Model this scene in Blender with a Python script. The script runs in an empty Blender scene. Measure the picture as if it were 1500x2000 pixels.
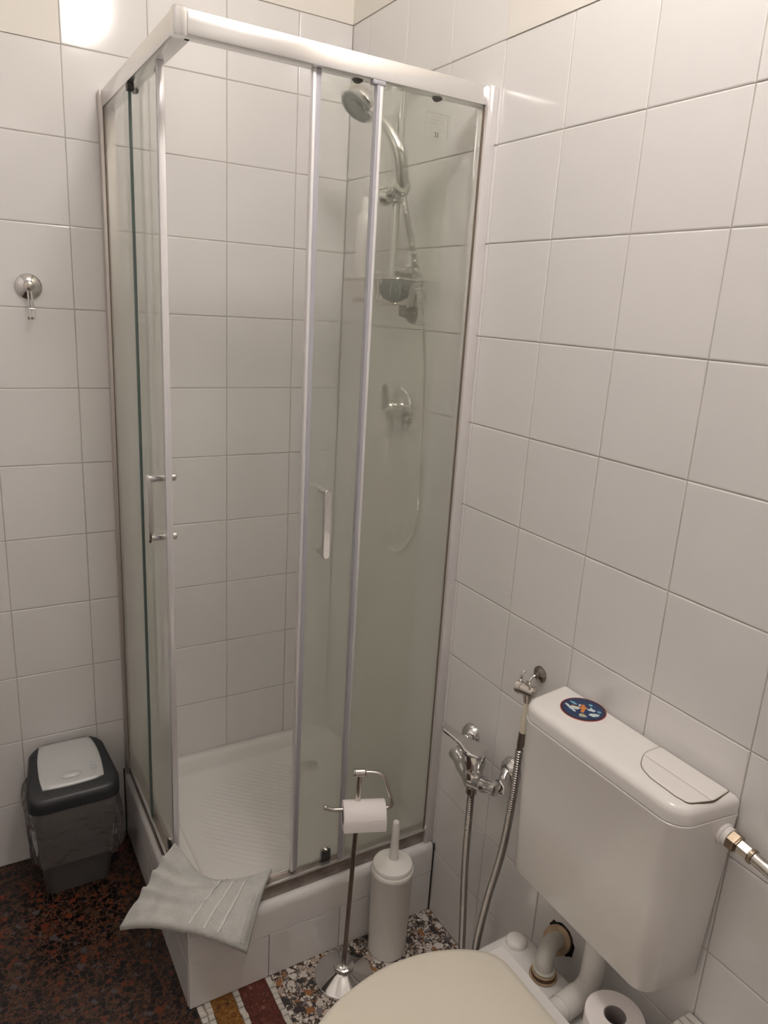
import bpy, bmesh, math, random
from mathutils import Vector, Matrix, noise
random.seed(7)
scene = bpy.context.scene
COL = scene.collection
V = Vector
PI = math.pi

# ------------------------------------------------------------------ camera
CAM = V((-1.0614, -2.0809, 1.6512)); YAW, PITCH, ROLL, FPX = 0.5427, -0.2710, 0.0599, 1435.4
cd = bpy.data.cameras.new('camera'); cam = bpy.data.objects.new('camera', cd); COL.objects.link(cam)
cd.sensor_fit = 'VERTICAL'; cd.sensor_height = 24.0; cd.lens = 24.0*FPX/2000.0; cd.clip_start = 0.02
fw = V((math.sin(YAW)*math.cos(PITCH), math.cos(YAW)*math.cos(PITCH), math.sin(PITCH)))
rt = V((math.cos(YAW), -math.sin(YAW), 0)); up = rt.cross(fw)
r2 = math.cos(ROLL)*rt+math.sin(ROLL)*up; u2 = -math.sin(ROLL)*rt+math.cos(ROLL)*up
M = Matrix((r2, u2, -fw)).transposed().to_4x4(); M.translation = CAM
cam.matrix_world = M
scene.camera = cam

# ------------------------------------------------------------------ world, exposure
w = bpy.data.worlds.new('world'); scene.world = w; w.use_nodes = True
w.node_tree.nodes['Background'].inputs[0].default_value = (0.9, 0.87, 0.84, 1)
w.node_tree.nodes['Background'].inputs[1].default_value = 0.02
scene.view_settings.view_transform = 'Standard'; scene.view_settings.look = 'None'
scene.view_settings.gamma = 1.0; scene.view_settings.use_curve_mapping = False
scene.view_settings.exposure = 0.0
LAMP_STRENGTH = 40.0
LAMP_COLOR = (1.0, 0.93, 0.885)
scene.cycles.transparent_max_bounces = 32
scene.cycles.max_bounces = 10; scene.cycles.diffuse_bounces = 6; scene.cycles.adaptive_threshold = 0.03; scene.cycles.use_light_tree = False

# ------------------------------------------------------------------ materials
def nodes(name):
    m = bpy.data.materials.new(name); m.use_nodes = True
    nt = m.node_tree; b = nt.nodes['Principled BSDF']
    return m, nt, b
def setp(b, **k):
    for n, v in k.items():
        n = n.replace('_', ' ')
        if n in b.inputs: b.inputs[n].default_value = v
def rgba(c): return (c[0], c[1], c[2], 1.0)
def simple(name, col, rough=0.5, metal=0.0, spec=0.5, bump=0.0, bscale=80.0, vary=0.0, vscale=6.0, sheen=0.0, detail=3.0):
    m, nt, b = nodes(name)
    setp(b, Base_Color=rgba(col), Roughness=rough, Metallic=metal, Specular_IOR_Level=spec, Sheen_Weight=sheen)
    tc = nt.nodes.new('ShaderNodeTexCoord')
    if bump:
        n = nt.nodes.new('ShaderNodeTexNoise'); n.inputs['Scale'].default_value = bscale; n.inputs['Detail'].default_value = detail
        bp = nt.nodes.new('ShaderNodeBump'); bp.inputs['Strength'].default_value = bump; bp.inputs['Distance'].default_value = 0.002
        nt.links.new(tc.outputs['Object'], n.inputs['Vector']); nt.links.new(n.outputs['Fac'], bp.inputs['Height'])
        nt.links.new(bp.outputs['Normal'], b.inputs['Normal'])
    if vary:
        n = nt.nodes.new('ShaderNodeTexNoise'); n.inputs['Scale'].default_value = vscale; n.inputs['Detail'].default_value = 4
        cr = nt.nodes.new('ShaderNodeValToRGB')
        cr.color_ramp.elements[0].position = 0.3; cr.color_ramp.elements[1].position = 0.7
        cr.color_ramp.elements[0].color = rgba([c*(1-vary) for c in col]); cr.color_ramp.elements[1].color = rgba(col)
        nt.links.new(tc.outputs['Object'], n.inputs['Vector']); nt.links.new(n.outputs['Fac'], cr.inputs['Fac'])
        nt.links.new(cr.outputs['Color'], b.inputs['Base Color'])
    return m

TILE = (0.82, 0.805, 0.795)
M_TILE = simple('glazed_tile', TILE, 0.11, spec=0.5, bump=0.035, bscale=9.0, detail=1.0)
# small shade difference from tile to tile
_nt = M_TILE.node_tree; _b = _nt.nodes['Principled BSDF']
_oi = _nt.nodes.new('ShaderNodeObjectInfo'); _cr = _nt.nodes.new('ShaderNodeValToRGB')
_cr.color_ramp.elements[0].color = rgba([c*0.965 for c in TILE]); _cr.color_ramp.elements[1].color = rgba(TILE)
_nt.links.new(_oi.outputs['Random'], _cr.inputs['Fac']); _nt.links.new(_cr.outputs['Color'], _b.inputs['Base Color'])
M_GROUT = simple('grout', (0.60, 0.555, 0.50), 0.9, bump=0.2, vary=0.35, vscale=14)
M_PLASTER = simple('painted_plaster', (0.84, 0.81, 0.75), 0.75, bump=0.12, bscale=60)
M_CEIL = simple('ceiling_paint', (0.90, 0.88, 0.85), 0.85, bump=0.08, bscale=90)
M_CHROME = simple('chrome', (0.72, 0.71, 0.70), 0.07, 1.0)
M_STEEL = simple('brushed_steel', (0.62, 0.58, 0.54), 0.2, 1.0, bump=0.03, bscale=200)
M_HOSE = simple('hose_steel', (0.34, 0.315, 0.295), 0.28, 1.0)
M_DARKSTEEL = simple('dark_steel', (0.30, 0.26, 0.24), 0.22, 1.0)
M_ALU = simple('satin_aluminium', (0.86, 0.85, 0.84), 0.22, 0.9, bump=0.02, bscale=120)
M_ALUDULL = simple('dull_aluminium', (0.62, 0.58, 0.55), 0.5, 0.8)
M_PROFILE = simple('polished_aluminium', (0.84, 0.82, 0.82), 0.14, 0.55)
M_ALUDIRTY = simple('stained_aluminium', (0.46, 0.40, 0.36), 0.38, 0.75, vary=0.55, vscale=18)
M_BRASS = simple('brass_fitting', (0.42, 0.34, 0.25), 0.3, 1.0, vary=0.3, vscale=60)
M_SEAL = simple('grey_vinyl_seal', (0.42, 0.42, 0.46), 0.35)
M_SEALLIGHT = simple('pale_edge_profile', (0.78, 0.77, 0.78), 0.25, 0.4)
M_RUBBER = simple('dark_rubber', (0.035, 0.033, 0.032), 0.5)
M_CERAMIC = simple('white_ceramic', (0.80, 0.785, 0.77), 0.09)
M_TRAY = simple('white_enamel', (0.88, 0.86, 0.83), 0.16, vary=0.05, vscale=5)
M_PLASTIC = simple('white_plastic', (0.85, 0.825, 0.80), 0.16)
M_BUTTON = simple('white_button_plastic', (0.83, 0.80, 0.77), 0.2)
M_PIPEW = simple('white_pipe', (0.76, 0.74, 0.71), 0.22)
M_PIPEG = simple('grey_white_pipe', (0.62, 0.60, 0.55), 0.35, vary=0.15, vscale=30)
M_CREAM = simple('cream_seat', (0.80, 0.75, 0.64), 0.25)
M_BRUSH = simple('ivory_plastic', (0.89, 0.865, 0.82), 0.28)
M_RUST = simple('rusty_gasket', (0.17, 0.09, 0.055), 0.7, vary=0.5, vscale=50)
M_YELLOWED = simple('yellowed_gasket', (0.55, 0.40, 0.25), 0.5, vary=0.3, vscale=60)
M_DARK = simple('dark_void', (0.012, 0.011, 0.01), 0.9)
M_GRIME = simple('grimy_sealant', (0.05, 0.035, 0.025), 0.7, vary=0.5, vscale=40)
M_SEAM = simple('dark_seam', (0.16, 0.12, 0.09), 0.7)
M_BINGREY = simple('grey_bin_plastic', (0.105, 0.098, 0.095), 0.42)
M_BINDARK = simple('black_bin_plastic', (0.028, 0.030, 0.034), 0.36)
M_BINLID = simple('silver_grey_plastic', (0.60, 0.61, 0.61), 0.32, 0.1)
M_PAPER = simple('toilet_paper', (0.92, 0.87, 0.86), 0.95, bump=0.25, bscale=300)
M_CARD = simple('cardboard_core', (0.30, 0.26, 0.25), 0.9)
M_HANDLE = simple('cream_hose_handle', (0.74, 0.68, 0.55), 0.35)
M_BOTTLE = simple('white_bottle', (0.85, 0.82, 0.80), 0.3)
M_SPONGE = simple('blue_grey_sponge', (0.19, 0.20, 0.21), 0.9, bump=0.8, bscale=120)
M_HEADFACE = simple('shower_head_face', (0.42, 0.44, 0.43), 0.4, 0.3)
M_TESS = simple('white_tessera', (0.72, 0.68, 0.61), 0.4, vary=0.25, vscale=30)
M_CHAIRWHITE = simple('white_slats', (0.76, 0.735, 0.69), 0.4)
M_PRINT = simple('grey_print', (0.36, 0.335, 0.305), 0.8)
M_INK = simple('dark_print', (0.05, 0.045, 0.04), 0.8)
M_BLUE = simple('sticker_blue', (0.012, 0.05, 0.16), 0.35, vary=0.5, vscale=60)
M_RED = simple('sticker_red', (0.55, 0.12, 0.06), 0.4)
M_PURPLE = simple('sticker_dark_purple', (0.05, 0.012, 0.03), 0.4)
M_WHITE = simple('sticker_white', (0.62, 0.70, 0.72), 0.4)
M_ORANGE = simple('sticker_orange', (0.72, 0.24, 0.05), 0.4)
M_SKYBLUE = simple('sticker_light_blue', (0.18, 0.42, 0.52), 0.4)
M_SAND = simple('sticker_sand', (0.45, 0.45, 0.30), 0.4)

def towel_material():
    m, nt, b = nodes('terry_towel')
    setp(b, Roughness=1.0, Sheen_Weight=0.35, Specular_IOR_Level=0.1)
    tc = nt.nodes.new('ShaderNodeTexCoord')
    n = nt.nodes.new('ShaderNodeTexNoise'); n.inputs['Scale'].default_value = 420; n.inputs['Detail'].default_value = 3
    n2 = nt.nodes.new('ShaderNodeTexNoise'); n2.inputs['Scale'].default_value = 30; n2.inputs['Detail'].default_value = 4
    cr = nt.nodes.new('ShaderNodeValToRGB')
    cr.color_ramp.elements[0].position = 0.25; cr.color_ramp.elements[1].position = 0.75
    cr.color_ramp.elements[0].color = (0.46, 0.465, 0.44, 1); cr.color_ramp.elements[1].color = (0.70, 0.705, 0.67, 1)
    mx = nt.nodes.new('ShaderNodeMath'); mx.operation = 'ADD'; mx.inputs[1].default_value = 0
    m2 = nt.nodes.new('ShaderNodeMath'); m2.operation = 'MULTIPLY'; m2.inputs[1].default_value = 0.5
    nt.links.new(n2.outputs['Fac'], m2.inputs[0])
    m3 = nt.nodes.new('ShaderNodeMath'); m3.operation = 'MULTIPLY'; m3.inputs[1].default_value = 0.5
    nt.links.new(n.outputs['Fac'], m3.inputs[0])
    nt.links.new(m2.outputs[0], mx.inputs[0]); nt.links.new(m3.outputs[0], mx.inputs[1])
    nt.links.new(mx.outputs[0], cr.inputs['Fac']); nt.links.new(cr.outputs['Color'], b.inputs['Base Color'])
    bp = nt.nodes.new('ShaderNodeBump'); bp.inputs['Strength'].default_value = 0.8; bp.inputs['Distance'].default_value = 0.002
    nt.links.new(n.outputs['Fac'], bp.inputs['Height']); nt.links.new(bp.outputs['Normal'], b.inputs['Normal'])
    for q in (n, n2): nt.links.new(tc.outputs['Object'], q.inputs['Vector'])
    return m
M_TOWEL = towel_material()
M_BAND = simple('smooth_weave', (0.72, 0.72, 0.69), 0.9, bump=0.3, bscale=300, sheen=0.2)

def glass_material(name, tint):
    """thin pane: tinted clear sheet with fresnel gloss; limescale and soap film haze it, denser low down"""
    m = bpy.data.materials.new(name); m.use_nodes = True
    nt = m.node_tree; nt.nodes.clear(); N = nt.nodes.new; L = nt.links.new
    out = N('ShaderNodeOutputMaterial')
    tr = N('ShaderNodeBsdfTransparent'); tr.inputs[0].default_value = rgba(tint)
    gl = N('ShaderNodeBsdfGlossy'); gl.inputs['Roughness'].default_value = 0.03; gl.inputs['Color'].default_value = (1, 1, 1, 1)
    FC = (0.71, 0.715, 0.655, 1)
    df = N('ShaderNodeBsdfDiffuse'); df.inputs['Color'].default_value = FC
    tl = N('ShaderNodeBsdfTranslucent'); tl.inputs['Color'].default_value = FC
    ds = N('ShaderNodeMixShader'); L(df.outputs[0], ds.inputs[1]); L(tl.outputs[0], ds.inputs[2]); ds.inputs[0].default_value = 0.5
    geo = N('ShaderNodeNewGeometry'); sep = N('ShaderNodeSeparateXYZ'); L(geo.outputs['Position'], sep.inputs[0])
    def ramp(stops):
        mr = N('ShaderNodeMapRange'); mr.inputs['From Min'].default_value = 0.2; mr.inputs['From Max'].default_value = 2.2; L(sep.outputs['Z'], mr.inputs['Value'])
        cr = N('ShaderNodeValToRGB'); e = cr.color_ramp.elements
        e[0].position = (stops[0][0]-0.2)/2; e[0].color = (stops[0][1],)*3+(1,)
        e[1].position = (stops[-1][0]-0.2)/2; e[1].color = (stops[-1][1],)*3+(1,)
        for z, v in stops[1:-1]:
            q = e.new((z-0.2)/2); q.color = (v,)*3+(1,)
        L(mr.outputs[0], cr.inputs['Fac']); return cr.outputs['Color']
    ns = N('ShaderNodeTexNoise'); ns.inputs['Scale'].default_value = 4.5; ns.inputs['Detail'].default_value = 0.6
    mp = N('ShaderNodeMapping'); mp.inputs['Scale'].default_value = (1, 1, 0.22); L(geo.outputs['Position'], mp.inputs['Vector']); L(mp.outputs[0], ns.inputs['Vector'])
    def math_(op, a, b, clamp=False):
        n = N('ShaderNodeMath'); n.operation = op; n.use_clamp = clamp
        for k, q in enumerate((a, b)):
            if isinstance(q, float): n.inputs[k].default_value = q
            else: L(q, n.inputs[k])
        return n.outputs[0]
    dot = N('ShaderNodeVectorMath'); dot.operation = 'DOT_PRODUCT'; L(geo.outputs['Incoming'], dot.inputs[0]); L(geo.outputs['Normal'], dot.inputs[1])
    cosv = math_('MAXIMUM', math_('ABSOLUTE', dot.outputs['Value'], 0.0), 0.22)
    vary = math_('ADD', math_('MULTIPLY', ns.outputs['Fac'], 0.6), 0.70)
    film = math_('MINIMUM', math_('DIVIDE', math_('MULTIPLY', ramp([(0.3, 0.46), (1.0, 0.33), (1.3, 0.20), (1.6, 0.10), (1.85, 0.05), (2.05, 0.028)]), vary), cosv), 0.62)
    rf = N('ShaderNodeBsdfRefraction'); rf.inputs['IOR'].default_value = 1.003; rf.inputs['Roughness'].default_value = 1.0; rf.inputs['Color'].default_value = rgba(tint)
    base = N('ShaderNodeMixShader'); base.inputs[0].default_value = 0.285; L(tr.outputs[0], base.inputs[1]); L(rf.outputs[0], base.inputs[2])   # slightly smeared view
    mixf = N('ShaderNodeMixShader'); L(film, mixf.inputs[0]); L(base.outputs[0], mixf.inputs[1]); L(ds.outputs[0], mixf.inputs[2])
    fr = N('ShaderNodeFresnel'); fr.inputs['IOR'].default_value = 1.28
    fin = N('ShaderNodeMixShader'); L(fr.outputs[0], fin.inputs[0]); L(mixf.outputs[0], fin.inputs[1]); L(gl.outputs[0], fin.inputs[2])
    trb = N('ShaderNodeBsdfTransparent'); side = N('ShaderNodeMixShader')   # the far face of the thin sheet adds nothing more
    L(geo.outputs['Backfacing'], side.inputs[0]); L(fin.outputs[0], side.inputs[1]); L(trb.outputs[0], side.inputs[2])
    L(side.outputs[0], out.inputs['Surface'])
    return m
M_GLASS = glass_material('shower_glass', (0.905, 0.922, 0.885))
M_GLASSEDGE = simple('green_glass_edge', (0.10, 0.14, 0.13), 0.15)

def film_material():
    m = bpy.data.materials.new('clear_plastic_film'); m.use_nodes = True
    nt = m.node_tree; nt.nodes.clear(); N = nt.nodes.new; L = nt.links.new
    out = N('ShaderNodeOutputMaterial')
    tr = N('ShaderNodeBsdfTransparent'); tr.inputs[0].default_value = (0.95, 0.94, 0.93, 1)
    gl = N('ShaderNodeBsdfGlossy'); gl.inputs['Roughness'].default_value = 0.22
    df = N('ShaderNodeBsdfDiffuse'); df.inputs['Color'].default_value = (0.6, 0.56, 0.55, 1)
    m1 = N('ShaderNodeMixShader'); m1.inputs[0].default_value = 0.15; L(tr.outputs[0], m1.inputs[1]); L(df.outputs[0], m1.inputs[2])
    fr = N('ShaderNodeFresnel'); fr.inputs['IOR'].default_value = 1.4
    n = N('ShaderNodeTexNoise'); n.inputs['Scale'].default_value = 22; n.inputs['Detail'].default_value = 4; n.inputs['Distortion'].default_value = 1.2
    tc = N('ShaderNodeTexCoord'); L(tc.outputs['Object'], n.inputs['Vector'])
    bp = N('ShaderNodeBump'); bp.inputs['Strength'].default_value = 1.0; bp.inputs['Distance'].default_value = 0.03; L(n.outputs['Fac'], bp.inputs['Height'])
    L(bp.outputs[0], gl.inputs['Normal']); L(bp.outputs[0], fr.inputs['Normal'])
    m2 = N('ShaderNodeMixShader'); L(fr.outputs[0], m2.inputs[0]); L(m1.outputs[0], m2.inputs[1]); L(gl.outputs[0], m2.inputs[2])
    L(m2.outputs[0], out.inputs['Surface'])
    return m
M_FILM = film_material()

def terrazzo(name, palette, matrix, scale, rough=0.28, fine=0.5):
    """polished terrazzo: flush stone chips of two sizes in a coloured cement"""
    m, nt, b = nodes(name); N = nt.nodes.new; L = nt.links.new
    setp(b, Roughness=rough)
    tc = N('ShaderNodeTexCoord')
    wob = N('ShaderNodeTexNoise'); wob.inputs['Scale'].default_value = scale*1.2; wob.inputs['Detail'].default_value = 2
    wm = N('ShaderNodeVectorMath'); wm.operation = 'SCALE'; wm.inputs['Scale'].default_value = 0.55/scale
    va = N('ShaderNodeVectorMath'); va.operation = 'ADD'
    L(tc.outputs['Object'], wob.inputs['Vector']); L(wob.outputs['Color'], wm.inputs[0]); L(tc.outputs['Object'], va.inputs[0]); L(wm.outputs[0], va.inputs[1])
    def layer(sc, edge, off):
        mp = N('ShaderNodeMapping'); mp.inputs['Location'].default_value = (off, off*2.3, 0.4); L(va.outputs[0], mp.inputs['Vector'])
        v1 = N('ShaderNodeTexVoronoi'); v1.inputs['Scale'].default_value = sc
        v2 = N('ShaderNodeTexVoronoi'); v2.feature = 'DISTANCE_TO_EDGE'; v2.inputs['Scale'].default_value = sc
        L(mp.outputs[0], v1.inputs['Vector']); L(mp.outputs[0], v2.inputs['Vector'])
        sp = N('ShaderNodeSeparateColor'); L(v1.outputs['Color'], sp.inputs[0])
        cr = N('ShaderNodeValToRGB'); cr.color_ramp.interpolation = 'CONSTANT'
        e = cr.color_ramp.elements
        while len(e) > 1: e.remove(e[-1])
        e[0].position = 0; e[0].color = rgba(palette[0][1])
        for p, c in palette[1:]:
            q = e.new(p); q.color = rgba(c)
        L(sp.outputs[0], cr.inputs['Fac'])
        gt = N('ShaderNodeMath'); gt.operation = 'GREATER_THAN'; gt.inputs[1].default_value = edge; L(v2.outputs['Distance'], gt.inputs[0])
        # only some cells hold a large chip
        sel = N('ShaderNodeMath'); sel.operation = 'LESS_THAN'; sel.inputs[1].default_value = 0.62; L(sp.outputs[1], sel.inputs[0])
        both = N('ShaderNodeMath'); both.operation = 'MULTIPLY'; L(gt.outputs[0], both.inputs[0]); L(sel.outputs[0], both.inputs[1])
        return cr.outputs['Color'], both.outputs[0]
    c1, k1 = layer(scale, 0.10, 0.0); c2, k2 = layer(scale*2.1, 0.09, 3.1); c3, k3 = layer(scale*3.6, 0.08, 7.7)
    cur = None
    for c, k in ((c3, k3), (c2, k2), (c1, k1)):
        mx = N('ShaderNodeMix'); mx.data_type = 'RGBA'
        L(k, mx.inputs['Factor'])
        if cur is None: mx.inputs['A'].default_value = rgba(matrix)
        else: L(cur, mx.inputs['A'])
        L(c, mx.inputs['B']); cur = mx.outputs['Result']
    L(cur, b.inputs['Base Color'])
    return m
M_TDARK = terrazzo('dark_terrazzo', [(0, (0.004, 0.004, 0.004)), (0.50, (0.028, 0.014, 0.010)), (0.62, (0.012, 0.011, 0.012)), (0.72, (0.150, 0.032, 0.013)), (0.85, (0.075, 0.042, 0.024)), (0.95, (0.075, 0.072, 0.075))], (0.100, 0.042, 0.024), 66)
M_TLIGHT = terrazzo('pale_terrazzo', [(0, (0.66, 0.60, 0.54)), (0.36, (0.46, 0.37, 0.30)), (0.52, (0.05, 0.045, 0.045)), (0.66, (0.20, 0.19, 0.20)), (0.76, (0.34, 0.15, 0.06)), (0.83, (0.74, 0.70, 0.65))], (0.085, 0.055, 0.04), 52)
M_TOCHRE = terrazzo('ochre_terrazzo', [(0, (0.27, 0.115, 0.020)), (0.4, (0.18, 0.07, 0.014)), (0.7, (0.34, 0.17, 0.04)), (0.9, (0.09, 0.035, 0.01))], (0.22, 0.09, 0.015), 120)
M_TRED = terrazzo('red_terrazzo', [(0, (0.115, 0.025, 0.016)), (0.4, (0.075, 0.016, 0.011)), (0.7, (0.15, 0.04, 0.027)), (0.92, (0.24, 0.11, 0.08))], (0.09, 0.02, 0.013), 110)

def walltile_texture():
    m, nt, b = nodes('tiled_wall'); N = nt.nodes.new; L = nt.links.new
    setp(b, Roughness=0.14)
    tc = N('ShaderNodeTexCoord'); mp = N('ShaderNodeMapping'); mp.inputs['Rotation'].default_value = (PI/2, 0, 0)
    br = N('ShaderNodeTexBrick'); br.offset = 0
    sp = N('ShaderNodeSeparateXYZ'); L(tc.outputs['Object'], sp.inputs[0])
    ad = N('ShaderNodeMath'); L(sp.outputs[0], ad.inputs[0]); L(sp.outputs[1], ad.inputs[1])
    cb = N('ShaderNodeCombineXYZ'); L(ad.outputs[0], cb.inputs[0]); L(sp.outputs[2], cb.inputs[1])
    br.inputs['Scale'].default_value = 1; br.inputs['Brick Width'].default_value = 0.2; br.inputs['Row Height'].default_value = 0.2
    br.inputs['Mortar Size'].default_value = 0.0015
    br.inputs['Color1'].default_value = rgba(TILE); br.inputs['Color2'].default_value = rgba([c*0.97 for c in TILE]); br.inputs['Mortar'].default_value = (0.5, 0.46, 0.41, 1)
    L(cb.outputs[0], br.inputs['Vector']); L(br.outputs['Color'], b.inputs['Base Color'])
    return m
M_WALLTEX = walltile_texture()

def emission(name, col, s):
    m, nt, b = nodes(name)
    setp(b, Base_Color=(0.8, 0.8, 0.8, 1), Emission_Color=rgba(col), Emission_Strength=s, Roughness=0.3)
    return m
M_LAMP = emission('lit_opal_glass', LAMP_COLOR, LAMP_STRENGTH)

# ------------------------------------------------------------------ mesh helpers
class MB:
    """collects shapes (world coordinates) that become ONE mesh object"""
    def __init__(s): s.v = []; s.f = []
    def add(s, vs, fs):
        o = len(s.v); s.v += [tuple(v) for v in vs]; s.f += [tuple(i+o for i in f) for f in fs]; return s
    def box(s, a, b):
        (x0, y0, z0), (x1, y1, z1) = a, b
        x0, x1 = min(x0, x1), max(x0, x1); y0, y1 = min(y0, y1), max(y0, y1); z0, z1 = min(z0, z1), max(z0, z1)
        return s.add([(x0,y0,z0),(x1,y0,z0),(x1,y1,z0),(x0,y1,z0),(x0,y0,z1),(x1,y0,z1),(x1,y1,z1),(x0,y1,z1)],
                     [(0,3,2,1),(4,5,6,7),(0,1,5,4),(1,2,6,5),(2,3,7,6),(3,0,4,7)])
    def bbox(s, a, b, bev=0.002, seg=2):
        bm = bmesh.new(); t = MB().box(a, b)
        vs = [bm.verts.new(v) for v in t.v]
        for f in t.f: bm.faces.new([vs[i] for i in f])
        bmesh.ops.bevel(bm, geom=bm.edges[:], offset=bev, segments=seg, affect='EDGES', profile=0.5)
        return s.bm(bm)
    def bm(s, bm):
        bm.verts.index_update()
        s.add([v.co[:] for v in bm.verts], [[v.index for v in f.verts] for f in bm.faces]); bm.free(); return s
    def loft(s, rings, cap0=True, cap1=True, closed=True):
        n = len(rings[0]); o = len(s.v)
        for r in rings: s.v += [tuple(p) for p in r]
        for i in range(len(rings)-1):
            for j in range(n if closed else n-1):
                k = (j+1) % n
                s.f.append((o+i*n+j, o+i*n+k, o+(i+1)*n+k, o+(i+1)*n+j))
        if cap0: s.f.append(tuple(o+j for j in reversed(range(n))))
        if cap1: s.f.append(tuple(o+(len(rings)-1)*n+j for j in range(n)))
        return s
    def tube(s, pts, r, seg=12, cap=True):
        pts = [V(p) for p in pts]; n = len(pts)
        rad = r if isinstance(r, (list, tuple)) else [r]*n
        tans = []
        for i in range(n):
            t = pts[min(i+1, n-1)]-pts[max(i-1, 0)]
            tans.append(t.normalized() if t.length > 1e-9 else V((0, 0, 1)))
        t0 = tans[0]; a = V((0, 0, 1)) if abs(t0.z) < 0.9 else V((1, 0, 0))
        nn = t0.cross(a).normalized(); rings = []
        for i in range(n):
            t = tans[i]; nn = (nn-t*nn.dot(t)).normalized(); bb = t.cross(nn)
            rings.append([pts[i]+(nn*math.cos(2*PI*k/seg)+bb*math.sin(2*PI*k/seg))*rad[i] for k in range(seg)])
        return s.loft(rings, cap, cap)
    def lathe(s, prof, o=(0, 0, 0), axis=(0, 0, 1), seg=32, cap=True):
        o = V(o); ax = V(axis).normalized(); a = V((1, 0, 0)) if abs(ax.x) < 0.9 else V((0, 1, 0))
        e1 = ax.cross(a).normalized(); e2 = ax.cross(e1)
        rings = [[o+ax*h+(e1*math.cos(2*PI*k/seg)+e2*math.sin(2*PI*k/seg))*max(r, 1e-5) for k in range(seg)] for r, h in prof]
        return s.loft(rings, cap, cap)
    def ball(s, c, rx, ry=None, rz=None, seg=20, rings=12):
        ry = ry or rx; rz = rz or rx; c = V(c)
        R = []
        for i in range(rings+1):
            t = -PI/2+PI*i/rings; ct = max(math.cos(t), 1e-4)
            R.append([c+V((rx*ct*math.cos(2*PI*k/seg), ry*ct*math.sin(2*PI*k/seg), rz*math.sin(t))) for k in range(seg)])
        return s.loft(R)
    def xform(s, m):
        s.v = [tuple(m @ V(v)) for v in s.v]; return s
def root_loc(o):
    p = V((0, 0, 0))
    while o: p += o.location; o = o.parent
    return p
def build(name, mb, mat, parent=None, smooth=False, angle=None, loc=None):
    """ONE mesh object; the verts are given in world space"""
    me = bpy.data.meshes.new(name)
    base = root_loc(parent) if parent else (V(loc) if loc else V((0, 0, 0)))
    me.from_pydata([tuple(V(v)-base) for v in mb.v], [], mb.f)
    bm = bmesh.new(); bm.from_mesh(me); bmesh.ops.recalc_face_normals(bm, faces=bm.faces[:]); bm.to_mesh(me); bm.free()
    me.materials.append(mat)
    o = bpy.data.objects.new(name, me); COL.objects.link(o)
    if parent: o.parent = parent
    elif loc: o.location = loc
    if smooth:
        me.polygons.foreach_set('use_smooth', [True]*len(me.polygons))
        if angle is not None:
            bm = bmesh.new(); bm.from_mesh(me)
            for e in bm.edges:
                if len(e.link_faces) == 2 and e.calc_face_angle(0) > math.radians(angle): e.smooth = False
            bm.to_mesh(me); bm.free()
    return o
def tag(o, label=None, cat=None, group=None, kind=None):
    if label: o['label'] = label
    if cat: o['category'] = cat
    if group: o['group'] = group
    if kind: o['kind'] = kind
    return o
def thing(name, label, cat, loc, group=None):
    o = bpy.data.objects.new(name, None); COL.objects.link(o); o.location = loc; o.empty_display_size = 0.05
    return tag(o, label, cat, group)
def sm(name, mb, mat, parent=None, angle=35, loc=None): return build(name, mb, mat, parent, True, angle, loc)

def spline(pts, n=8, closed=False):
    P = [V(p) for p in pts]; out = []; m = len(P)
    for i in range(m if closed else m-1):
        p0 = P[(i-1) % m] if closed or i > 0 else P[0]*2-P[1]
        p1 = P[i]; p2 = P[(i+1) % m]
        p3 = P[(i+2) % m] if closed or i+2 < m else P[-1]*2-P[-2]
        for k in range(n):
            t = k/n
            out.append(0.5*((2*p1)+(p2-p0)*t+(2*p0-5*p1+4*p2-p3)*t*t+(3*p1-p0-3*p2+p3)*t**3))
    if not closed: out.append(P[-1])
    return out
def roundpoly(pts, rad, n=5):
    out = []; m = len(pts)
    for i in range(m):
        p = V((*pts[i], 0)); a = (V((*pts[i-1], 0))-p); b = (V((*pts[(i+1) % m], 0))-p)
        r = rad[i] if isinstance(rad, (list, tuple)) else rad
        la, lb = a.length, b.length; a.normalize(); b.normalize()
        ang = a.angle(b); d = min(r/math.tan(ang/2), la*0.49, lb*0.49); rr = d*math.tan(ang/2)
        c = p+(a+b).normalized()*(rr/math.sin(ang/2))
        s0 = p+a*d-c; s1 = p+b*d-c
        for k in range(n+1):
            t = k/n; th = s0.angle(s1) if s0.length > 1e-9 else 0
            if th < 1e-6: v = s0
            else: v = (s0*math.sin((1-t)*th)+s1*math.sin(t*th))/math.sin(th)
            out.append(((c+v).x, (c+v).y))
    return out
def ring(o2, z): return [(x, y, z) for x, y in o2]
def scale2(o2, c, s, sy=None): return [(c[0]+(x-c[0])*s, c[1]+(y-c[1])*(sy or s)) for x, y in o2]
def inset2(o2, d):
    c = (sum(p[0] for p in o2)/len(o2), sum(p[1] for p in o2)/len(o2))
    xs = [p[0] for p in o2]; ys = [p[1] for p in o2]
    sx = 1-2*d/(max(xs)-min(xs)); sy = 1-2*d/(max(ys)-min(ys))
    mx, my = (max(xs)+min(xs))/2, (max(ys)+min(ys))/2
    return [(mx+(x-mx)*sx, my+(y-my)*sy) for x, y in o2]

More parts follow.
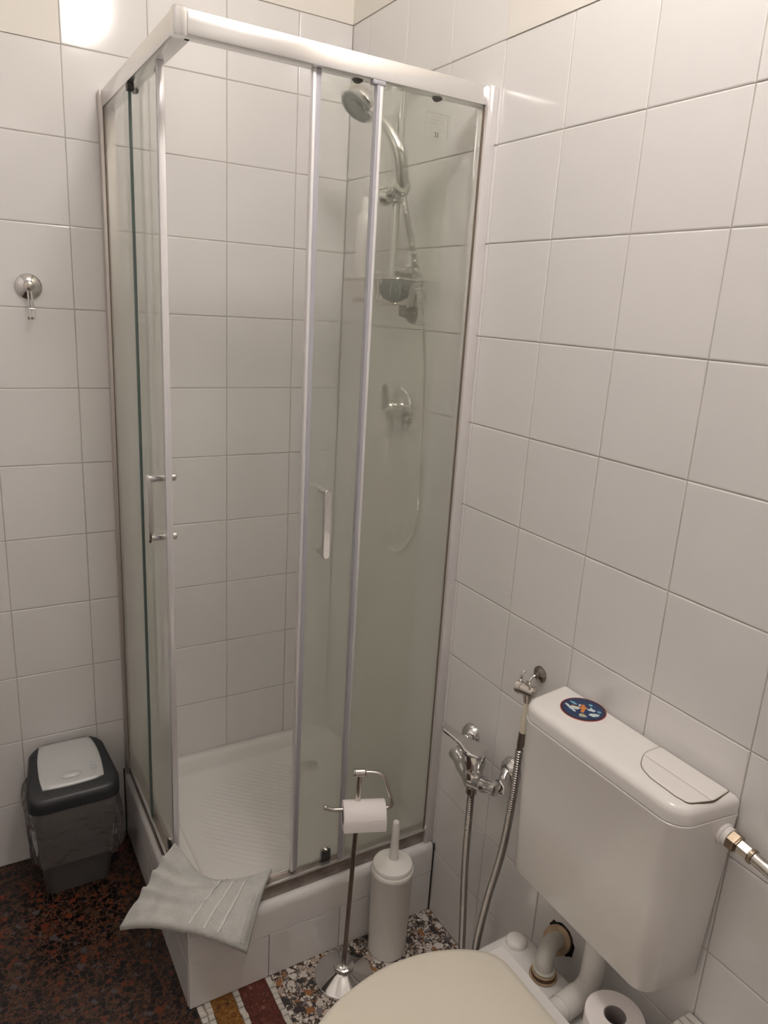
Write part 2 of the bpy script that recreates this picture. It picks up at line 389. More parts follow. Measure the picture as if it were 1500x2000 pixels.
# ------------------------------------------------------------------ the room shell
XL, YF, ZC = -1.77, -2.9, 2.95
GW = 0.2009
def slab(name, a, b, mat):
    return tag(build(name, MB().box(a, b), mat), kind='structure')
wall_back = slab('wall_back', (XL, 0.0018, 0), (0.06, 0.08, ZC), M_GROUT)
wall_right = slab('wall_right', (0.0018, YF, 0), (0.08, 0.0018, ZC), M_GROUT)
slab('wall_left', (XL-0.08, YF, 0), (XL, 0.08, ZC), M_WALLTEX)
slab('wall_front', (XL-0.08, YF-0.08, 0), (0.08, YF, ZC), M_WALLTEX)
slab('ceiling', (XL-0.08, YF-0.08, ZC), (0.08, 0.08, ZC+0.06), M_CEIL)

# floor: cement bed with terrazzo fields and tessera rows laid in
floor = slab('floor', (XL-0.08, YF-0.08, -0.06), (0.08, 0.08, -0.006), M_GROUT)
def field(name, x0, x1, mat, label):
    o = build(name, MB().box((x0, YF, -0.006), (x1, 0.0, 0.0)), mat, floor); o['label'] = label
field('dark_terrazzo_field', XL, -0.674, M_TDARK, 'dark red and black terrazzo')
field('ochre_terrazzo_band', -0.640, -0.585, M_TOCHRE, 'ochre terrazzo band')
field('red_terrazzo_band', -0.569, -0.4985, M_TRED, 'dark red terrazzo band')
field('pale_terrazzo_field', -0.4825, 0.0, M_TLIGHT, 'pale pebbly terrazzo')
tess_meshes = []
for k in range(5):
    hw, hl = 0.0070, 0.0075
    j = lambda: random.uniform(-0.0011, 0.0011)
    o2 = [(-hw+j(), -hl+j()), (hw+j(), -hl+j()), (hw+j(), hl+j()), (-hw+j(), hl+j())]
    mb = MB().loft([ring(o2, -0.006), ring(o2, -0.0006), ring(inset2(o2, 0.0008), 0.0004)])
    me = bpy.data.meshes.new('tessera'); me.from_pydata(mb.v, [], mb.f); me.materials.append(M_TESS); tess_meshes.append(me)
for X in (-0.6655, -0.6485, -0.577, -0.4905):
    y = -0.708
    while y > -1.62:
        o = bpy.data.objects.new('tessera', random.choice(tess_meshes)); COL.objects.link(o); o.parent = floor
        o.location = (X+random.uniform(-0.0008, 0.0008), y, random.uniform(-0.0004, 0.0002)); o.rotation_euler = (0, 0, random.uniform(-0.06, 0.06)+random.choice((0, PI)))
        y -= 0.0168

# wall tiles: every tile its own piece
def tile_mesh(w_, h_, g=0.0017):
    a, b = w_/2-g/2, h_/2-g/2
    def rr(ins, y): return [(-a+ins, y, -b+ins), (a-ins, y, -b+ins), (a-ins, y, b-ins), (-a+ins, y, b-ins)]
    mb = MB().loft([rr(0, 0.006), rr(0, 0.0014), rr(0.0007, 0.0005), rr(0.0024, 0)], cap0=False)
    me = bpy.data.meshes.new('tile'); me.from_pydata(mb.v, [], mb.f)
    bm = bmesh.new(); bm.from_mesh(me); bmesh.ops.recalc_face_normals(bm, faces=bm.faces[:]); bm.to_mesh(me); bm.free()
    me.materials.append(M_TILE); return me
_tm = {}
def put_tile(parent, wall, u0, u1, z0, z1):
    k = (round(u1-u0, 4), round(z1-z0, 4))
    if k not in _tm: _tm[k] = tile_mesh(*k)
    o = bpy.data.objects.new('tile', _tm[k]); COL.objects.link(o); o.parent = parent
    uc, zc = (u0+u1)/2, (z0+z1)/2
    tx, tz = random.gauss(0, 0.0016), random.gauss(0, 0.0016)
    if wall == 'b': o.location = (uc, random.uniform(-0.0002, 0.0002), zc); o.rotation_euler = (tx, 0, tz)
    else: o.location = (random.uniform(-0.0002, 0.0002), uc, zc); o.rotation_euler = (tx, 0, -PI/2+tz)
bx = [0.0]+[-(0.7646+c*GW) for c in range(-3, 6)]
bx[-1] = max(bx[-1], XL)
ry = [0.0]+[-(0.699+c*GW) for c in range(-3, 11)]
for i in range(len(bx)-1):
    for r in range(0, 12):
        if r == 0 and bx[i+1] > -0.69: continue
        if r == 11 and bx[i+1] < -0.77: continue
        put_tile(wall_back, 'b', bx[i+1], bx[i], r*0.2, r*0.2+0.2)
for i in range(len(ry)-1):
    for r in range(0, 12):
        if r == 0 and ry[i+1] > -0.70: continue
        if r == 11 and ry[i+1] < -0.70: continue
        put_tile(wall_right, 'r', ry[i+1], ry[i], r*0.2, r*0.2+0.2)
# painted plaster above the tiles, one course higher over the shower
pl = MB().box((XL, -0.0015, 2.2005), (-0.7656, 0.0018, ZC)).box((-0.7656, -0.0015, 2.401), (0.0, 0.0018, ZC))
build('plaster', pl, M_PLASTER, wall_back)
pl = MB().box((-0.0015, YF, 2.2005), (0.0018, -0.700, ZC)).box((-0.0015, -0.700, 2.401), (0.0018, -0.0015, ZC))
build('plaster', pl, M_PLASTER, wall_right)

# ceiling lamp (source of the light; seen only as reflections)
LC = V((-0.50, -1.42, 2.73))
t = thing('ceiling_lamp', 'opal glass globe lamp hanging from the ceiling by the shower', 'lamp', (LC.x, LC.y, ZC))
sm('base', MB().lathe([(0.06, 0), (0.06, -0.012), (0.035, -0.025), (0.012, -0.03)], (LC.x, LC.y, ZC), seg=32), M_PLASTIC, t)
sm('rod', MB().tube([(LC.x, LC.y, ZC-0.028), (LC.x, LC.y, LC.z+0.135)], 0.008, 14), M_CHROME, t)
sm('collar', MB().lathe([(0.03, 0.112), (0.05, 0.115), (0.05, 0.13), (0.02, 0.142)], LC, seg=32), M_CHROME, t)
sm('lamp_shade', MB().ball(LC, 0.125, seg=20, rings=12), M_LAMP, t, 180)

# ------------------------------------------------------------------ shower plinth, tray
S = 0.69      # left side of the plinth
t = thing('shower_plinth', 'low white tiled plinth under the corner shower', 'plinth', (-0.345, -0.35, 0))
build('plinth_core', MB().box((-S+0.004, -0.696, 0), (-0.001, -0.001, 0.15)).box((-S+0.006, -0.694, 0.15), (-0.64, -0.001, 0.214)).box((-0.64, -0.694, 0.15), (-0.001, -0.64, 0.214)), M_GROUT, t)
def ptile(x0, x1, z0, z1):
    build('tile', MB().bbox((x0+0.001, -0.7005, z0+0.0008), (x1-0.001, -0.6945, z1-0.0008), 0.0012, 1), M_TILE, t)
for x0, x1 in ((-S, -0.488), (-0.488, -0.290), (-0.290, -0.092), (-0.092, -0.002)): ptile(x0, x1, 0, 0.130)
def stile(y0, y1, z0, z1):
    build('tile', MB().bbox((-S-0.0005, y0+0.001, z0+0.0008), (-S+0.0055, y1-0.001, z1-0.0008), 0.0012, 1), M_TILE, t)
for y0, y1 in ((-0.694, -0.494), (-0.494, -0.294), (-0.294, -0.094), (-0.094, -0.002)): stile(y0, y1, 0, 0.130)
# rounded ceramic edging around the top of the plinth
def edging(prof, a, b, axis):
    rr = []
    for e in (a, b):
        rr.append([(e, y, z) for y, z in prof] if axis == 'x' else [(y, e, z) for y, z in prof])
    return MB().loft(rr)
def bull(o, s):  # o outer face coordinate, s sign towards inside
    pts = [(o, 0.132), (o, 0.200)]
    for k in range(1, 7):
        a = PI/2*k/6; pts.append((o+s*0.018*(1-math.cos(a)), 0.200+0.021*math.sin(a)))
    return pts+[(o+s*0.05, 0.2215), (o+s*0.05, 0.132)]
sm('edging', edging(bull(-0.7008, 1), -S-0.0005, -0.003, 'x'), M_TILE, t)
sm('edging', edging(bull(-S-0.0008, 1), -0.699, -0.002, 'y'), M_TILE, t)
build('sealant', MB().bbox((-0.004, -0.7035, 0), (-0.0005, -0.699, 0.224), 0.001, 1), M_GRIME, t)
build('sealant', MB().bbox((-S-0.004, -0.005, 0), (-S+0.0, -0.0008, 0.23), 0.001, 1), M_GRIME, t)

t = thing('shower_tray', 'white enamel shower tray with ribbed anti-slip floor', 'shower tray', (-0.32, -0.33, 0.15))
o_out = roundpoly([(-0.639, -0.639), (-0.002, -0.639), (-0.002, -0.002), (-0.639, -0.002)], 0.004, 4)
def sq(d, r): return roundpoly([(-0.639+d, -0.639+d), (-0.002-d, -0.639+d), (-0.002-d, -0.002-d), (-0.639+d, -0.002-d)], r, 4)
rings = [ring(sq(0.0, 0.004), 0.152), ring(sq(0.0, 0.004), 0.221), ring(sq(0.003, 0.006), 0.2235), ring(sq(0.026, 0.03), 0.2235), ring(sq(0.032, 0.036), 0.220), ring(sq(0.036, 0.04), 0.212),
         ring(sq(0.042, 0.045), 0.185), ring(sq(0.048, 0.05), 0.176), ring(sq(0.060, 0.055), 0.172), ring(sq(0.14, 0.06), 0.170), ring(sq(0.30, 0.01), 0.169)]
sm('basin', MB().loft(rings), M_TRAY, t)
mb = MB()
rd, rn = V((0.77, -0.638, 0)), V((-0.638, -0.77, 0))
for k in range(27):                       # slightly bowed anti-slip ribs running across the diagonal
    c = V((-0.315, -0.315, 0.1698))+rn*((k-13)*0.0172)
    half = 0.245*math.sqrt(max(0.10, 1-((k-13)/15.0)**2)); pts = []
    for q in range(9):
        f = (q-4)/4; pts.append(c+rd*(half*f)+rn*(0.010*math.cos(f*PI/2)+random.uniform(-0.001, 0.001)))
    mb.tube(pts, [0.0008]+[0.0028]*7+[0.0008], 6)
o = sm('anti_slip_ribs', mb, M_TRAY, t); o['kind'] = 'stuff'
sm('drain', MB().lathe([(0.04, 0), (0.04, 0.003), (0.034, 0.005), (0.012, 0.006), (0, 0.006)], (-0.14, -0.15, 0.169), seg=28), M_CHROME, t)

# ------------------------------------------------------------------ shower enclosure
ZB, ZT0, ZT1 = 0.2235, 2.075, 2.1145       # foot of frame, underside and top of the head rail
t = enc = thing('shower_enclosure', 'square corner shower cabin with aluminium frame and sliding glass doors', 'shower cabin', (-0.34, -0.34, ZB))
RO = 0.683
def bpart(name, a, b, mat, bev=0.0015, parent=None): return build(name, MB().bbox(a, b, bev, 2), mat, parent or enc, True, 40)
# head rails and corner cap
bpart('head_rail', (-RO+0.0215, -RO, ZT0), (-0.001, -RO+0.036, ZT1), M_ALU, 0.003)
bpart('head_rail', (-RO, -RO+0.0215, ZT0), (-RO+0.036, -0.001, ZT1), M_ALU, 0.003)
cp = roundpoly([(-RO-0.001, -RO-0.001), (-RO+0.0225, -RO-0.001), (-RO+0.0225, -RO+0.0225), (-RO-0.001, -RO+0.0225)], 0.004, 4)
sm('corner_cap', MB().loft([ring(inset2(cp, 0.001), ZT0-0.003), ring(cp, ZT0-0.001), ring(cp, ZT1), ring(inset2(cp, 0.0015), ZT1+0.0015)]), M_ALU, enc)
# wall profiles
bpart('wall_profile', (-0.026, -0.6895, ZB), (-0.0005, -RO+0.032, ZT1-0.001), M_PROFILE, 0.002)
bpart('wall_profile', (-RO-0.0055, -0.026, ZB), (-RO+0.032, -0.0005, ZT1-0.001), M_ALUDULL, 0.002)
bpart('gasket', (-0.0285, -RO+0.002, 0.262), (-0.026, -RO+0.008, ZT0), M_SEAM, 0.0005)
bpart('gasket', (-RO+0.002, -0.0285, 0.262), (-RO+0.008, -0.026, ZT0), M_SEAM, 0.0005)
# foot rails with stained face
bpart('foot_rail', (-RO+0.002, -RO+0.002, ZB), (-0.026, -RO+0.036, 0.2615), M_ALUDIRTY, 0.0015)
bpart('foot_rail', (-RO+0.002, -RO+0.036, ZB), (-RO+0.036, -0.026, 0.2615), M_ALUDIRTY, 0.0015)
bpart('foot_rail_edge', (-RO-0.001, -RO-0.001, 0.2600), (-0.026, -RO+0.006, 0.2655), M_ALU, 0.001)
bpart('foot_rail_edge', (-RO-0.001, -RO+0.006, 0.2600), (-RO+0.006, -0.026, 0.2655), M_ALU, 0.001)
bpart('foot_rail_edge', (-RO+0.026, -RO+0.026, 0.2600), (-0.026, -RO+0.033, 0.2665), M_ALU, 0.001)
bpart('foot_rail_edge', (-RO+0.026, -RO+0.033, 0.2600), (-RO+0.033, -0.026, 0.2665), M_ALU, 0.001)
# fixed panes
GF, GD = -0.677, -0.663           # planes of fixed panes and of doors
p = build('fixed_pane', MB().box((-0.283, GF-0.0025, 0.260), (-0.014, GF+0.0025, ZT0+0.01)), M_GLASS, enc)
bpart('edge_seal', (-0.2895, GF-0.005, 0.262), (-0.2825, GF+0.010, ZT0), M_SEAL, 0.001, p)
bpart('edge_seal_lip', (-0.2825, GF-0.004, 0.262), (-0.276, GF-0.0026, ZT0), M_SEALLIGHT, 0.0005, p)
p2 = build('fixed_pane', MB().box((GF-0.0025, -0.300, 0.260), (GF+0.0025, -0.014, ZT0+0.01)), M_GLASS, enc)
bpart('edge_seal', (GF-0.003, -0.306, 0.262), (GF+0.0035, -0.2995, ZT0), M_GLASSEDGE, 0.001, p2)
# sliding doors
def door(front):
    def q(u, d, z): return (u, d, z) if front else (d, u, z)
    e0 = -0.417 if front else -0.505       # leading edge
    e1 = -0.100 if front else -0.190
    d = build('sliding_door', MB().box(q(e0+0.008, GD-0.0025, 0.268), q(e1, GD+0.0025, ZT0+0.006)), M_GLASS, enc)
    bpart('edge_profile', q(e0-0.004, GD-0.007, 0.266), q(e0+0.003, GD+0.007, ZT0), M_SEALLIGHT, 0.0015, d)
    bpart('edge_seal', q(e0+0.003, GD-0.0055, 0.266), q(e0+0.014, GD+0.0055, ZT0), M_SEAL, 0.0015, d)
    # bow handle standing off the glass, with inner knobs
    hu = -0.370 if front else -0.455
    hz0, hz1 = 1.118, 1.256
    for hz in (hz0, hz1):
        sm('handle_post', MB().lathe([(0.0085, -0.030), (0.0085, 0.006), (0.0075, 0.0065), (0.0075, 0.009), (0.009, 0.0095), (0.009, 0.026), (0.007, 0.028)], q(hu, GD, hz), q(0, 1, 0) if front else (1, 0, 0), 20), M_CHROME, d)
    bar = roundpoly([(hu-0.0085, hz0-0.012), (hu+0.0085, hz0-0.012), (hu+0.0085, hz1+0.009), (hu-0.0085, hz1+0.009)], 0.008, 5)
    dd = [GD-0.029, GD-0.033, GD-0.036]
    rr = [[q(x, dd[0], z) for x, z in bar], [q(x, dd[1], z) for x, z in bar], [q(x, dd[2], z) for x, z in inset2(bar, 0.0015)]]
    sm('handle_bar', MB().loft(rr), M_CHROME, d)
    for ru in ((-0.318, -0.130) if front else (-0.44, -0.24)):
        sm('roller', MB().lathe([(0.011, -0.006), (0.013, -0.004), (0.013, 0.004), (0.011, 0.006)], q(ru, GD+0.012, ZT0+0.0075), q(0, 1, 0) if front else (1, 0, 0), 20), M_RUBBER, d)
    ru = -0.322 if front else -0.455
    o2 = MB()
    o2.bbox(q(ru-0.0125, GD-0.008, 0.264), q(ru+0.0125, GD+0.010, 0.296), 0.003, 2)
    sm('bottom_roller', o2, M_RUBBER, d)
    sm('roller_cap', MB().lathe([(0.008, 0), (0.008, 0.006), (0.005, 0.008)], q(ru, GD, 0.294), (0, 0, 1), 16), M_STEEL, d)
    return d
door(True); door(False)
bpart('end_stop', (-0.30, GF-0.006, ZT0-0.008), (-0.272, GF+0.008, ZT0), M_SEAL, 0.001)
bpart('end_stop', (GF-0.006, -0.314, ZT0-0.016), (GF+0.008, -0.296, ZT0), M_RUBBER, 0.002)
# faint maker's sticker printed on the fixed pane
def stroke(mb, x0, z0, x1, z1, th, y=GF-0.0030):
    d = V((x1-x0, 0, z1-z0)); n = V((-d.z, 0, d.x)).normalized()*th/2
    a, b = V((x0, 0, z0)), V((x1, 0, z1))
    pts = [a-n, b-n, b+n, a+n]
    mb.loft([[(p_.x, y, p_.z) for p_ in pts], [(p_.x, y+0.0004, p_.z) for p_ in pts]])
SX0, SX1, SZ0, SZ1 = -0.1735, -0.1180, 1.994, 2.040
mb = MB()
for a in ((SX0, SZ0, SX1, SZ0), (SX0, SZ1, SX1, SZ1), (SX0, SZ0, SX0, SZ1), (SX1, SZ0, SX1, SZ1), (SX0, SZ1-0.012, SX1, SZ1-0.012), (SX0, SZ1-0.0335, SX1, SZ1-0.0335)): stroke(mb, *a, 0.0012)
for zz, segs in ((SZ1-0.0065, ((0.3, 0.8),)), (SZ1-0.0165, ((0.18, 0.42), (0.5, 0.9))), (SZ1-0.021, ((0.25, 0.4), (0.55, 0.85))), (SZ1-0.0255, ((0.3, 0.42), (0.5, 0.75))), (SZ1-0.0295, ((0.08, 0.2), (0.3, 0.8)))):
    for a, b in segs: stroke(mb, SX0+(SX1-SX0)*a, zz, SX0+(SX1-SX0)*b, zz, 0.0009)
st = build('sticker_print', mb, M_PRINT, p)
mb = MB()
for cx in (0.43, 0.53):              # the two arcs of the conformity mark, seen mirrored
    c = SX0+(SX1-SX0)*cx; pts = [(c+0.0034*math.sin(a), SZ0+0.0062+0.0044*math.cos(a)) for a in [PI*k/8 for k in range(9)]]
    for a, b in zip(pts, pts[1:]): stroke(mb, *a, *b, 0.0013)
build('conformity_mark', mb, M_INK, p)

# ------------------------------------------------------------------ inside the shower
BY = -0.375
t = thing('shower_rail', 'chrome wall rail with hand shower and hose behind the glass', 'shower set', (-0.05, BY, 1.02))
sm('rail', MB().tube([(-0.05, BY, 1.727), (-0.05, BY, 2.195)], 0.0105, 16), M_CHROME, t)
for z in (1.745, 2.185):
    sm('wall_bracket', MB().tube([(-0.052, BY, z), (-0.001, BY, z)], [0.013, 0.015], 16).lathe([(0.02, 0.001), (0.02, 0.006), (0.014, 0.010)], (0, BY, z), (-1, 0, 0), 20), M_CHROME, t)
sl = sm('slider', MB().lathe([(0.012, -0.022), (0.019, -0.018), (0.020, 0), (0.019, 0.018), (0.012, 0.022)], (-0.05, BY, 1.925), (0, 0, 1), 20).tube([(-0.05, BY, 1.925), (-0.063, BY-0.030, 1.930), (-0.078, BY-0.066, 1.936), (-0.080, BY-0.072, 1.937)], [0.017, 0.022, 0.023, 0.018], 18), M_CHROME, t)
sm('slider_knob', MB().lathe([(0.012, 0.010), (0.021, 0.018), (0.025, 0.032), (0.020, 0.046), (0.007, 0.052)], (-0.05, BY, 1.922), (-0.85, 0.35, -0.1), 20), M_CHROME, sl)
hp = spline([(-0.068, -0.432, 1.915), (-0.079, -0.440, 1.955), (-0.092, -0.444, 2.005), (-0.112, -0.420, 2.058), (-0.138, -0.385, 2.100)], 5)
nn = len(hp)
hs = sm('hand_shower', MB().tube(hp, [0.0125+0.0065*math.sin(PI*min(1, k/(nn-1)*1.15)) for k in range(nn)], 16), M_CHROME, t)
HC = V((-0.158, -0.352, 2.113)); HN = V((-0.66, -0.11, -0.81)).normalized()
sm('shower_head', MB().lathe([(0.012, -0.034), (0.028, -0.030), (0.042, -0.018), (0.0485, -0.004), (0.0485, 0.004), (0.045, 0.008), (0.042, 0.0085)], HC, HN, 32), M_CHROME, hs)
hf = sm('spray_face', MB().lathe([(0.0405, 0.0080), (0.0405, 0.0105), (0.034, 0.0115), (0.0335, 0.0095), (0.02, 0.0095), (0.0195, 0.012), (0, 0.013)], HC, HN, 32), M_HEADFACE, hs)
def corrugated(pts, r, pitch=0.0036, amp=0.14, seg=10):
    P = [V(p) for p in pts]; L = [0]
    for a, b in zip(P, P[1:]): L.append(L[-1]+(b-a).length)
    n = int(L[-1]/(pitch/2)); out = []; rad = []; i = 0
    for k in range(n+1):
        s = L[-1]*k/n
        while i < len(L)-2 and L[i+1] < s: i += 1
        f = (s-L[i])/max(1e-9, L[i+1]-L[i]); out.append(P[i].lerp(P[i+1], f)); rad.append(r*(1+amp*(1 if k % 2 else -1)))
    return MB().tube(out, rad, seg)
hose = spline([(-0.066, -0.431, 1.915), (-0.075, -0.470, 1.86), (-0.075, -0.535, 1.72), (-0.060, -0.560, 1.55), (-0.055, -0.568, 1.30), (-0.055, -0.575, 1.14), (-0.055, -0.535, 1.05), (-0.055, -0.465, 1.018), (-0.050, -0.405, 1.055), (-0.045, -0.383, 1.18), (-0.040, -0.383, 1.325)], 8)
sm('hose', corrugated(hose, 0.0068, 0.005), M_CHROME, t, 70)

t = thing('shower_mixer', 'round chrome shower mixer on the wall inside the cabin', 'tap', (0, -0.383, 1.332))
sm('cover_plate', MB().lathe([(0.058, 0.001), (0.058, 0.006), (0.054, 0.010), (0.03, 0.013)], (0, -0.383, 1.389), (-1, 0, 0), 36), M_CHROME, t)
sm('body', MB().lathe([(0.030, 0.010), (0.029, 0.035), (0.026, 0.052), (0.018, 0.060)], (0, -0.383, 1.389), (-1, 0, 0), 28), M_CHROME, t)
sm('lever', MB().tube(spline([(-0.052, -0.385, 1.395), (-0.066, -0.398, 1.415), (-0.078, -0.418, 1.44), (-0.086, -0.432, 1.464)], 4), [0.014, 0.0135, 0.013, 0.0125, 0.012, 0.0115, 0.011, 0.0105, 0.010, 0.0095, 0.009, 0.0085, 0.007], 14), M_CHROME, t)
sm('hose_outlet', MB().tube([(-0.034, -0.383, 1.37), (-0.04, -0.383, 1.32)], 0.011, 14), M_CHROME, t)

BX0, BX1, BY0, BY1, BZ0, BZ1 = -0.108, -0.016, -0.487, -0.208, 1.662, 1.720
t = thing('wire_basket', 'small wire shower basket fixed below the rail', 'basket', (-0.06, -0.35, BZ0))
def loop(x0, x1, y0, y1, z, r=0.012): 
    o2 = roundpoly([(x0, y0), (x1, y0), (x1, y1), (x0, y1)], r, 4); return ring(o2+[o2[0]], z)
sm('rim_wire', MB().tube(loop(BX0, BX1, BY0, BY1, BZ1), 0.0026, 8), M_STEEL, t)
sm('base_wire', MB().tube(loop(BX0+0.012, BX1-0.004, BY0+0.022, BY1-0.022, BZ0), 0.0022, 8), M_STEEL, t)
for k in range(13):
    f = (k+0.5)/13; y0 = BY0+0.008+(BY1-BY0-0.016)*f; y1 = BY0+0.03+(BY1-BY0-0.06)*f
    sm('basket_wire', MB().tube(spline([(BX0, y0, BZ1), (BX0+0.006, (y0+y1)/2, BZ1-0.03), (BX0+0.013, y1, BZ0+0.002), (-0.06, y1, BZ0), (BX1-0.004, y1, BZ0+0.002), (BX1, y0, BZ1)], 3), 0.0014, 6), M_STEEL, t)
for sgn, yy in ((1, BY0), (-1, BY1)):
    for x in (-0.085, -0.06, -0.035):
        sm('basket_wire', MB().tube([(x, yy, BZ1), (x, yy+sgn*0.012, BZ1-0.03), (x, yy+sgn*0.023, BZ0)], 0.0014, 6), M_STEEL, t)
sm('wall_mount', MB().tube([(-0.001, -0.405, 1.638), (-0.030, -0.405, 1.642), (-0.034, -0.405, 1.660)], [0.016, 0.013, 0.010], 16).lathe([(0.022, 0.001), (0.022, 0.006), (0.016, 0.010)], (0, -0.405, 1.638), (-1, 0, 0), 20), M_DARKSTEEL, t)
t = thing('shampoo_bottle', 'tall white bottle standing in the shower basket', 'bottle', (-0.066, -0.245, 1.666))
bo = roundpoly([(-0.084, -0.272), (-0.048, -0.272), (-0.048, -0.218), (-0.084, -0.218)], 0.014, 5)
sm('body', MB().loft([ring(inset2(bo, 0.003), 1.6655), ring(bo, 1.669), ring(bo, 1.86), ring(inset2(bo, 0.002), 1.878), ring(inset2(bo, 0.007), 1.888)]), M_BOTTLE, t)
sm('cap', MB().lathe([(0.0125, 1.887), (0.0125, 1.924), (0.011, 1.927), (0, 1.927)], (-0.066, -0.245, 0), seg=24), M_BOTTLE, t)
mb = MB().ball((-0.064, -0.412, 1.6955), 0.031, 0.052, 0.029, 28, 16)
mb.v = [tuple(V(v)+V((0, 0, 0)).lerp(V(v)-V((-0.064, -0.412, 1.6955)), 0.15*noise.noise(V(v)*45))) for v in mb.v]
tag(sm('bath_sponge', mb, M_SPONGE, None, 180, (-0.064, -0.412, 1.6665)), 'dark blue-grey bath sponge lying in the wire shower basket', 'sponge')

# ------------------------------------------------------------------ hook on the back wall
HK = (-0.868, 0, 1.650)
t = thing('wall_hook', 'round chrome suction hook on the tiles beside the shower', 'hook', (HK[0], 0, HK[2]-0.031))
sm('dome', MB().lathe([(0.0315, 0.0012), (0.0315, 0.004), (0.029, 0.0075), (0.020, 0.013), (0.012, 0.016)], HK, (0, -1, 0), 36), M_CHROME, t)
sm('boss', MB().lathe([(0.0125, 0.013), (0.0125, 0.022), (0.010, 0.026), (0.005, 0.028), (0, 0.0285)], (HK[0], 0, HK[2]+0.002), (0, -1, 0), 24), M_STEEL, t)
for dx in (-0.004, 0.004):
    pts = spline([(HK[0]+dx, -0.020, HK[2]-0.004), (HK[0]+dx+0.001, -0.022, HK[2]-0.035), (HK[0]+dx+0.003, -0.020, HK[2]-0.058), (HK[0]+dx+0.002, -0.026, HK[2]-0.073), (HK[0]+dx-0.003, -0.036, HK[2]-0.077), (HK[0]+dx-0.005, -0.043, HK[2]-0.070)], 5)
    sm('prong', MB().tube(pts, 0.0023, 8), M_CHROME, t)
sm('prong_link', MB().tube([(HK[0]-0.003, -0.0205, HK[2]-0.052), (HK[0]+0.0085, -0.0205, HK[2]-0.052)], 0.0022, 8), M_CHROME, t)

# ------------------------------------------------------------------ waste bin
BC = (-0.857, -0.112)
t = thing('waste_bin', 'small grey swing-lid bin lined with a clear plastic bag', 'bin', (BC[0], BC[1], 0))
def rect(w_, d_, r, cy=BC[1]): return roundpoly([(BC[0]-w_/2, cy-d_/2), (BC[0]+w_/2, cy-d_/2), (BC[0]+w_/2, cy+d_/2), (BC[0]-w_/2, cy+d_/2)], r, 6)
sm('body', MB().loft([ring(inset2(rect(0.172, 0.132, 0.02), 0.002), 0), ring(rect(0.172, 0.132, 0.02), 0.004), ring(rect(0.205, 0.165, 0.025), 0.20), ring(rect(0.222, 0.182, 0.028), 0.296)]), M_BINGREY, t)
W_, D_ = 0.240, 0.204
def lidz(x, y):
    v = (y-(BC[1]-D_/2))/D_; u = (x-BC[0])/(W_/2)
    return 0.324+0.058*math.sin(min(1, max(0, v))*PI*0.52)**0.9*(1-0.05*u*u)
o2 = rect(W_, D_, 0.040)
o2 = [(BC[0]+(x-BC[0])*(1-0.30*max(0, (y-(BC[1]-D_*0.15))/(D_*0.65))**1.6), y) for x, y in o2]
rings = [ring(inset2(o2, 0.006), 0.288), ring(o2, 0.292), [(x, y, lidz(x, y)-0.014) for x, y in o2]]
for s in (0.985, 0.95, 0.88, 0.7, 0.4, 0.05):
    q = scale2(o2, BC, s); dz = {0.985: -0.006, 0.95: -0.001}.get(s, 0); rings.append([(x, y, lidz(x, y)+dz) for x, y in q])
sm('lid_frame', MB().loft(rings), M_BINDARK, t, 50)
fx0, fx1 = BC[0]-0.084, BC[0]+0.084; fy0, fy1 = BC[1]-0.066, BC[1]+0.088
fo = []
for (xa, ya, xb, yb, bow) in ((fx0+0.006, fy0, fx1-0.006, fy0, -0.004), (fx1-0.004, fy0+0.004, fx1-0.018, fy1, 0.007), (fx1-0.020, fy1, fx0+0.018, fy1, 0.001), (fx0+0.016, fy1, fx0+0.004, fy0+0.004, 0.007)):
    d = V((xb-xa, yb-ya)); n_ = V((d.y, -d.x)).normalized()
    for k in range(8):
        f = k/8; q = V((xa, ya))+d*f+n_*(abs(bow)*4*f*(1-f)); fo.append((q.x, q.y))
fc = ((fx0+fx1)/2, (fy0+fy1)/2); rings = [[(x, y, lidz(x, y)-0.004) for x, y in fo], [(x, y, lidz(x, y)+0.002) for x, y in fo]]
for s, dz in ((0.98, 0.0034), (0.85, 0.004), (0.6, 0.0045), (0.3, 0.0048), (0.03, 0.005)):
    rings.append([(x, y, lidz(x, y)+dz) for x, y in scale2(fo, fc, s)])
fl = sm('swing_flap', MB().loft(rings), M_BINLID, t, 60)
gx, gy = BC[0]-0.002, BC[1]-0.043
mb = MB().ball((0, 0, 0), 0.027, 0.0105, 0.0055, 24, 10)
mb.v = [(gx+x, gy+y, lidz(gx+x, gy+y)+0.004+z) for x, y, z in mb.v]
sm('thumb_grip', mb, M_BINLID, fl, 180)
mb = MB(); cx, cy = BC[0]+0.058, BC[1]-0.030
for a, b in (((-0.007, -0.01), (0.007, -0.01)), ((0.007, -0.01), (0.007, 0.01)), ((0.007, 0.01), (-0.007, 0.01)), ((-0.007, 0.01), (-0.007, -0.01)), ((-0.007, 0.0), (0.007, 0.0))):
    A = V((cx+a[0], cy+a[1], lidz(cx+a[0], cy+a[1])+0.0052)); B = V((cx+b[0], cy+b[1], lidz(cx+b[0], cy+b[1])+0.0052)); mb.tube([A, B], 0.0008, 6)
build('embossed_mark', mb, M_WHITE, fl)
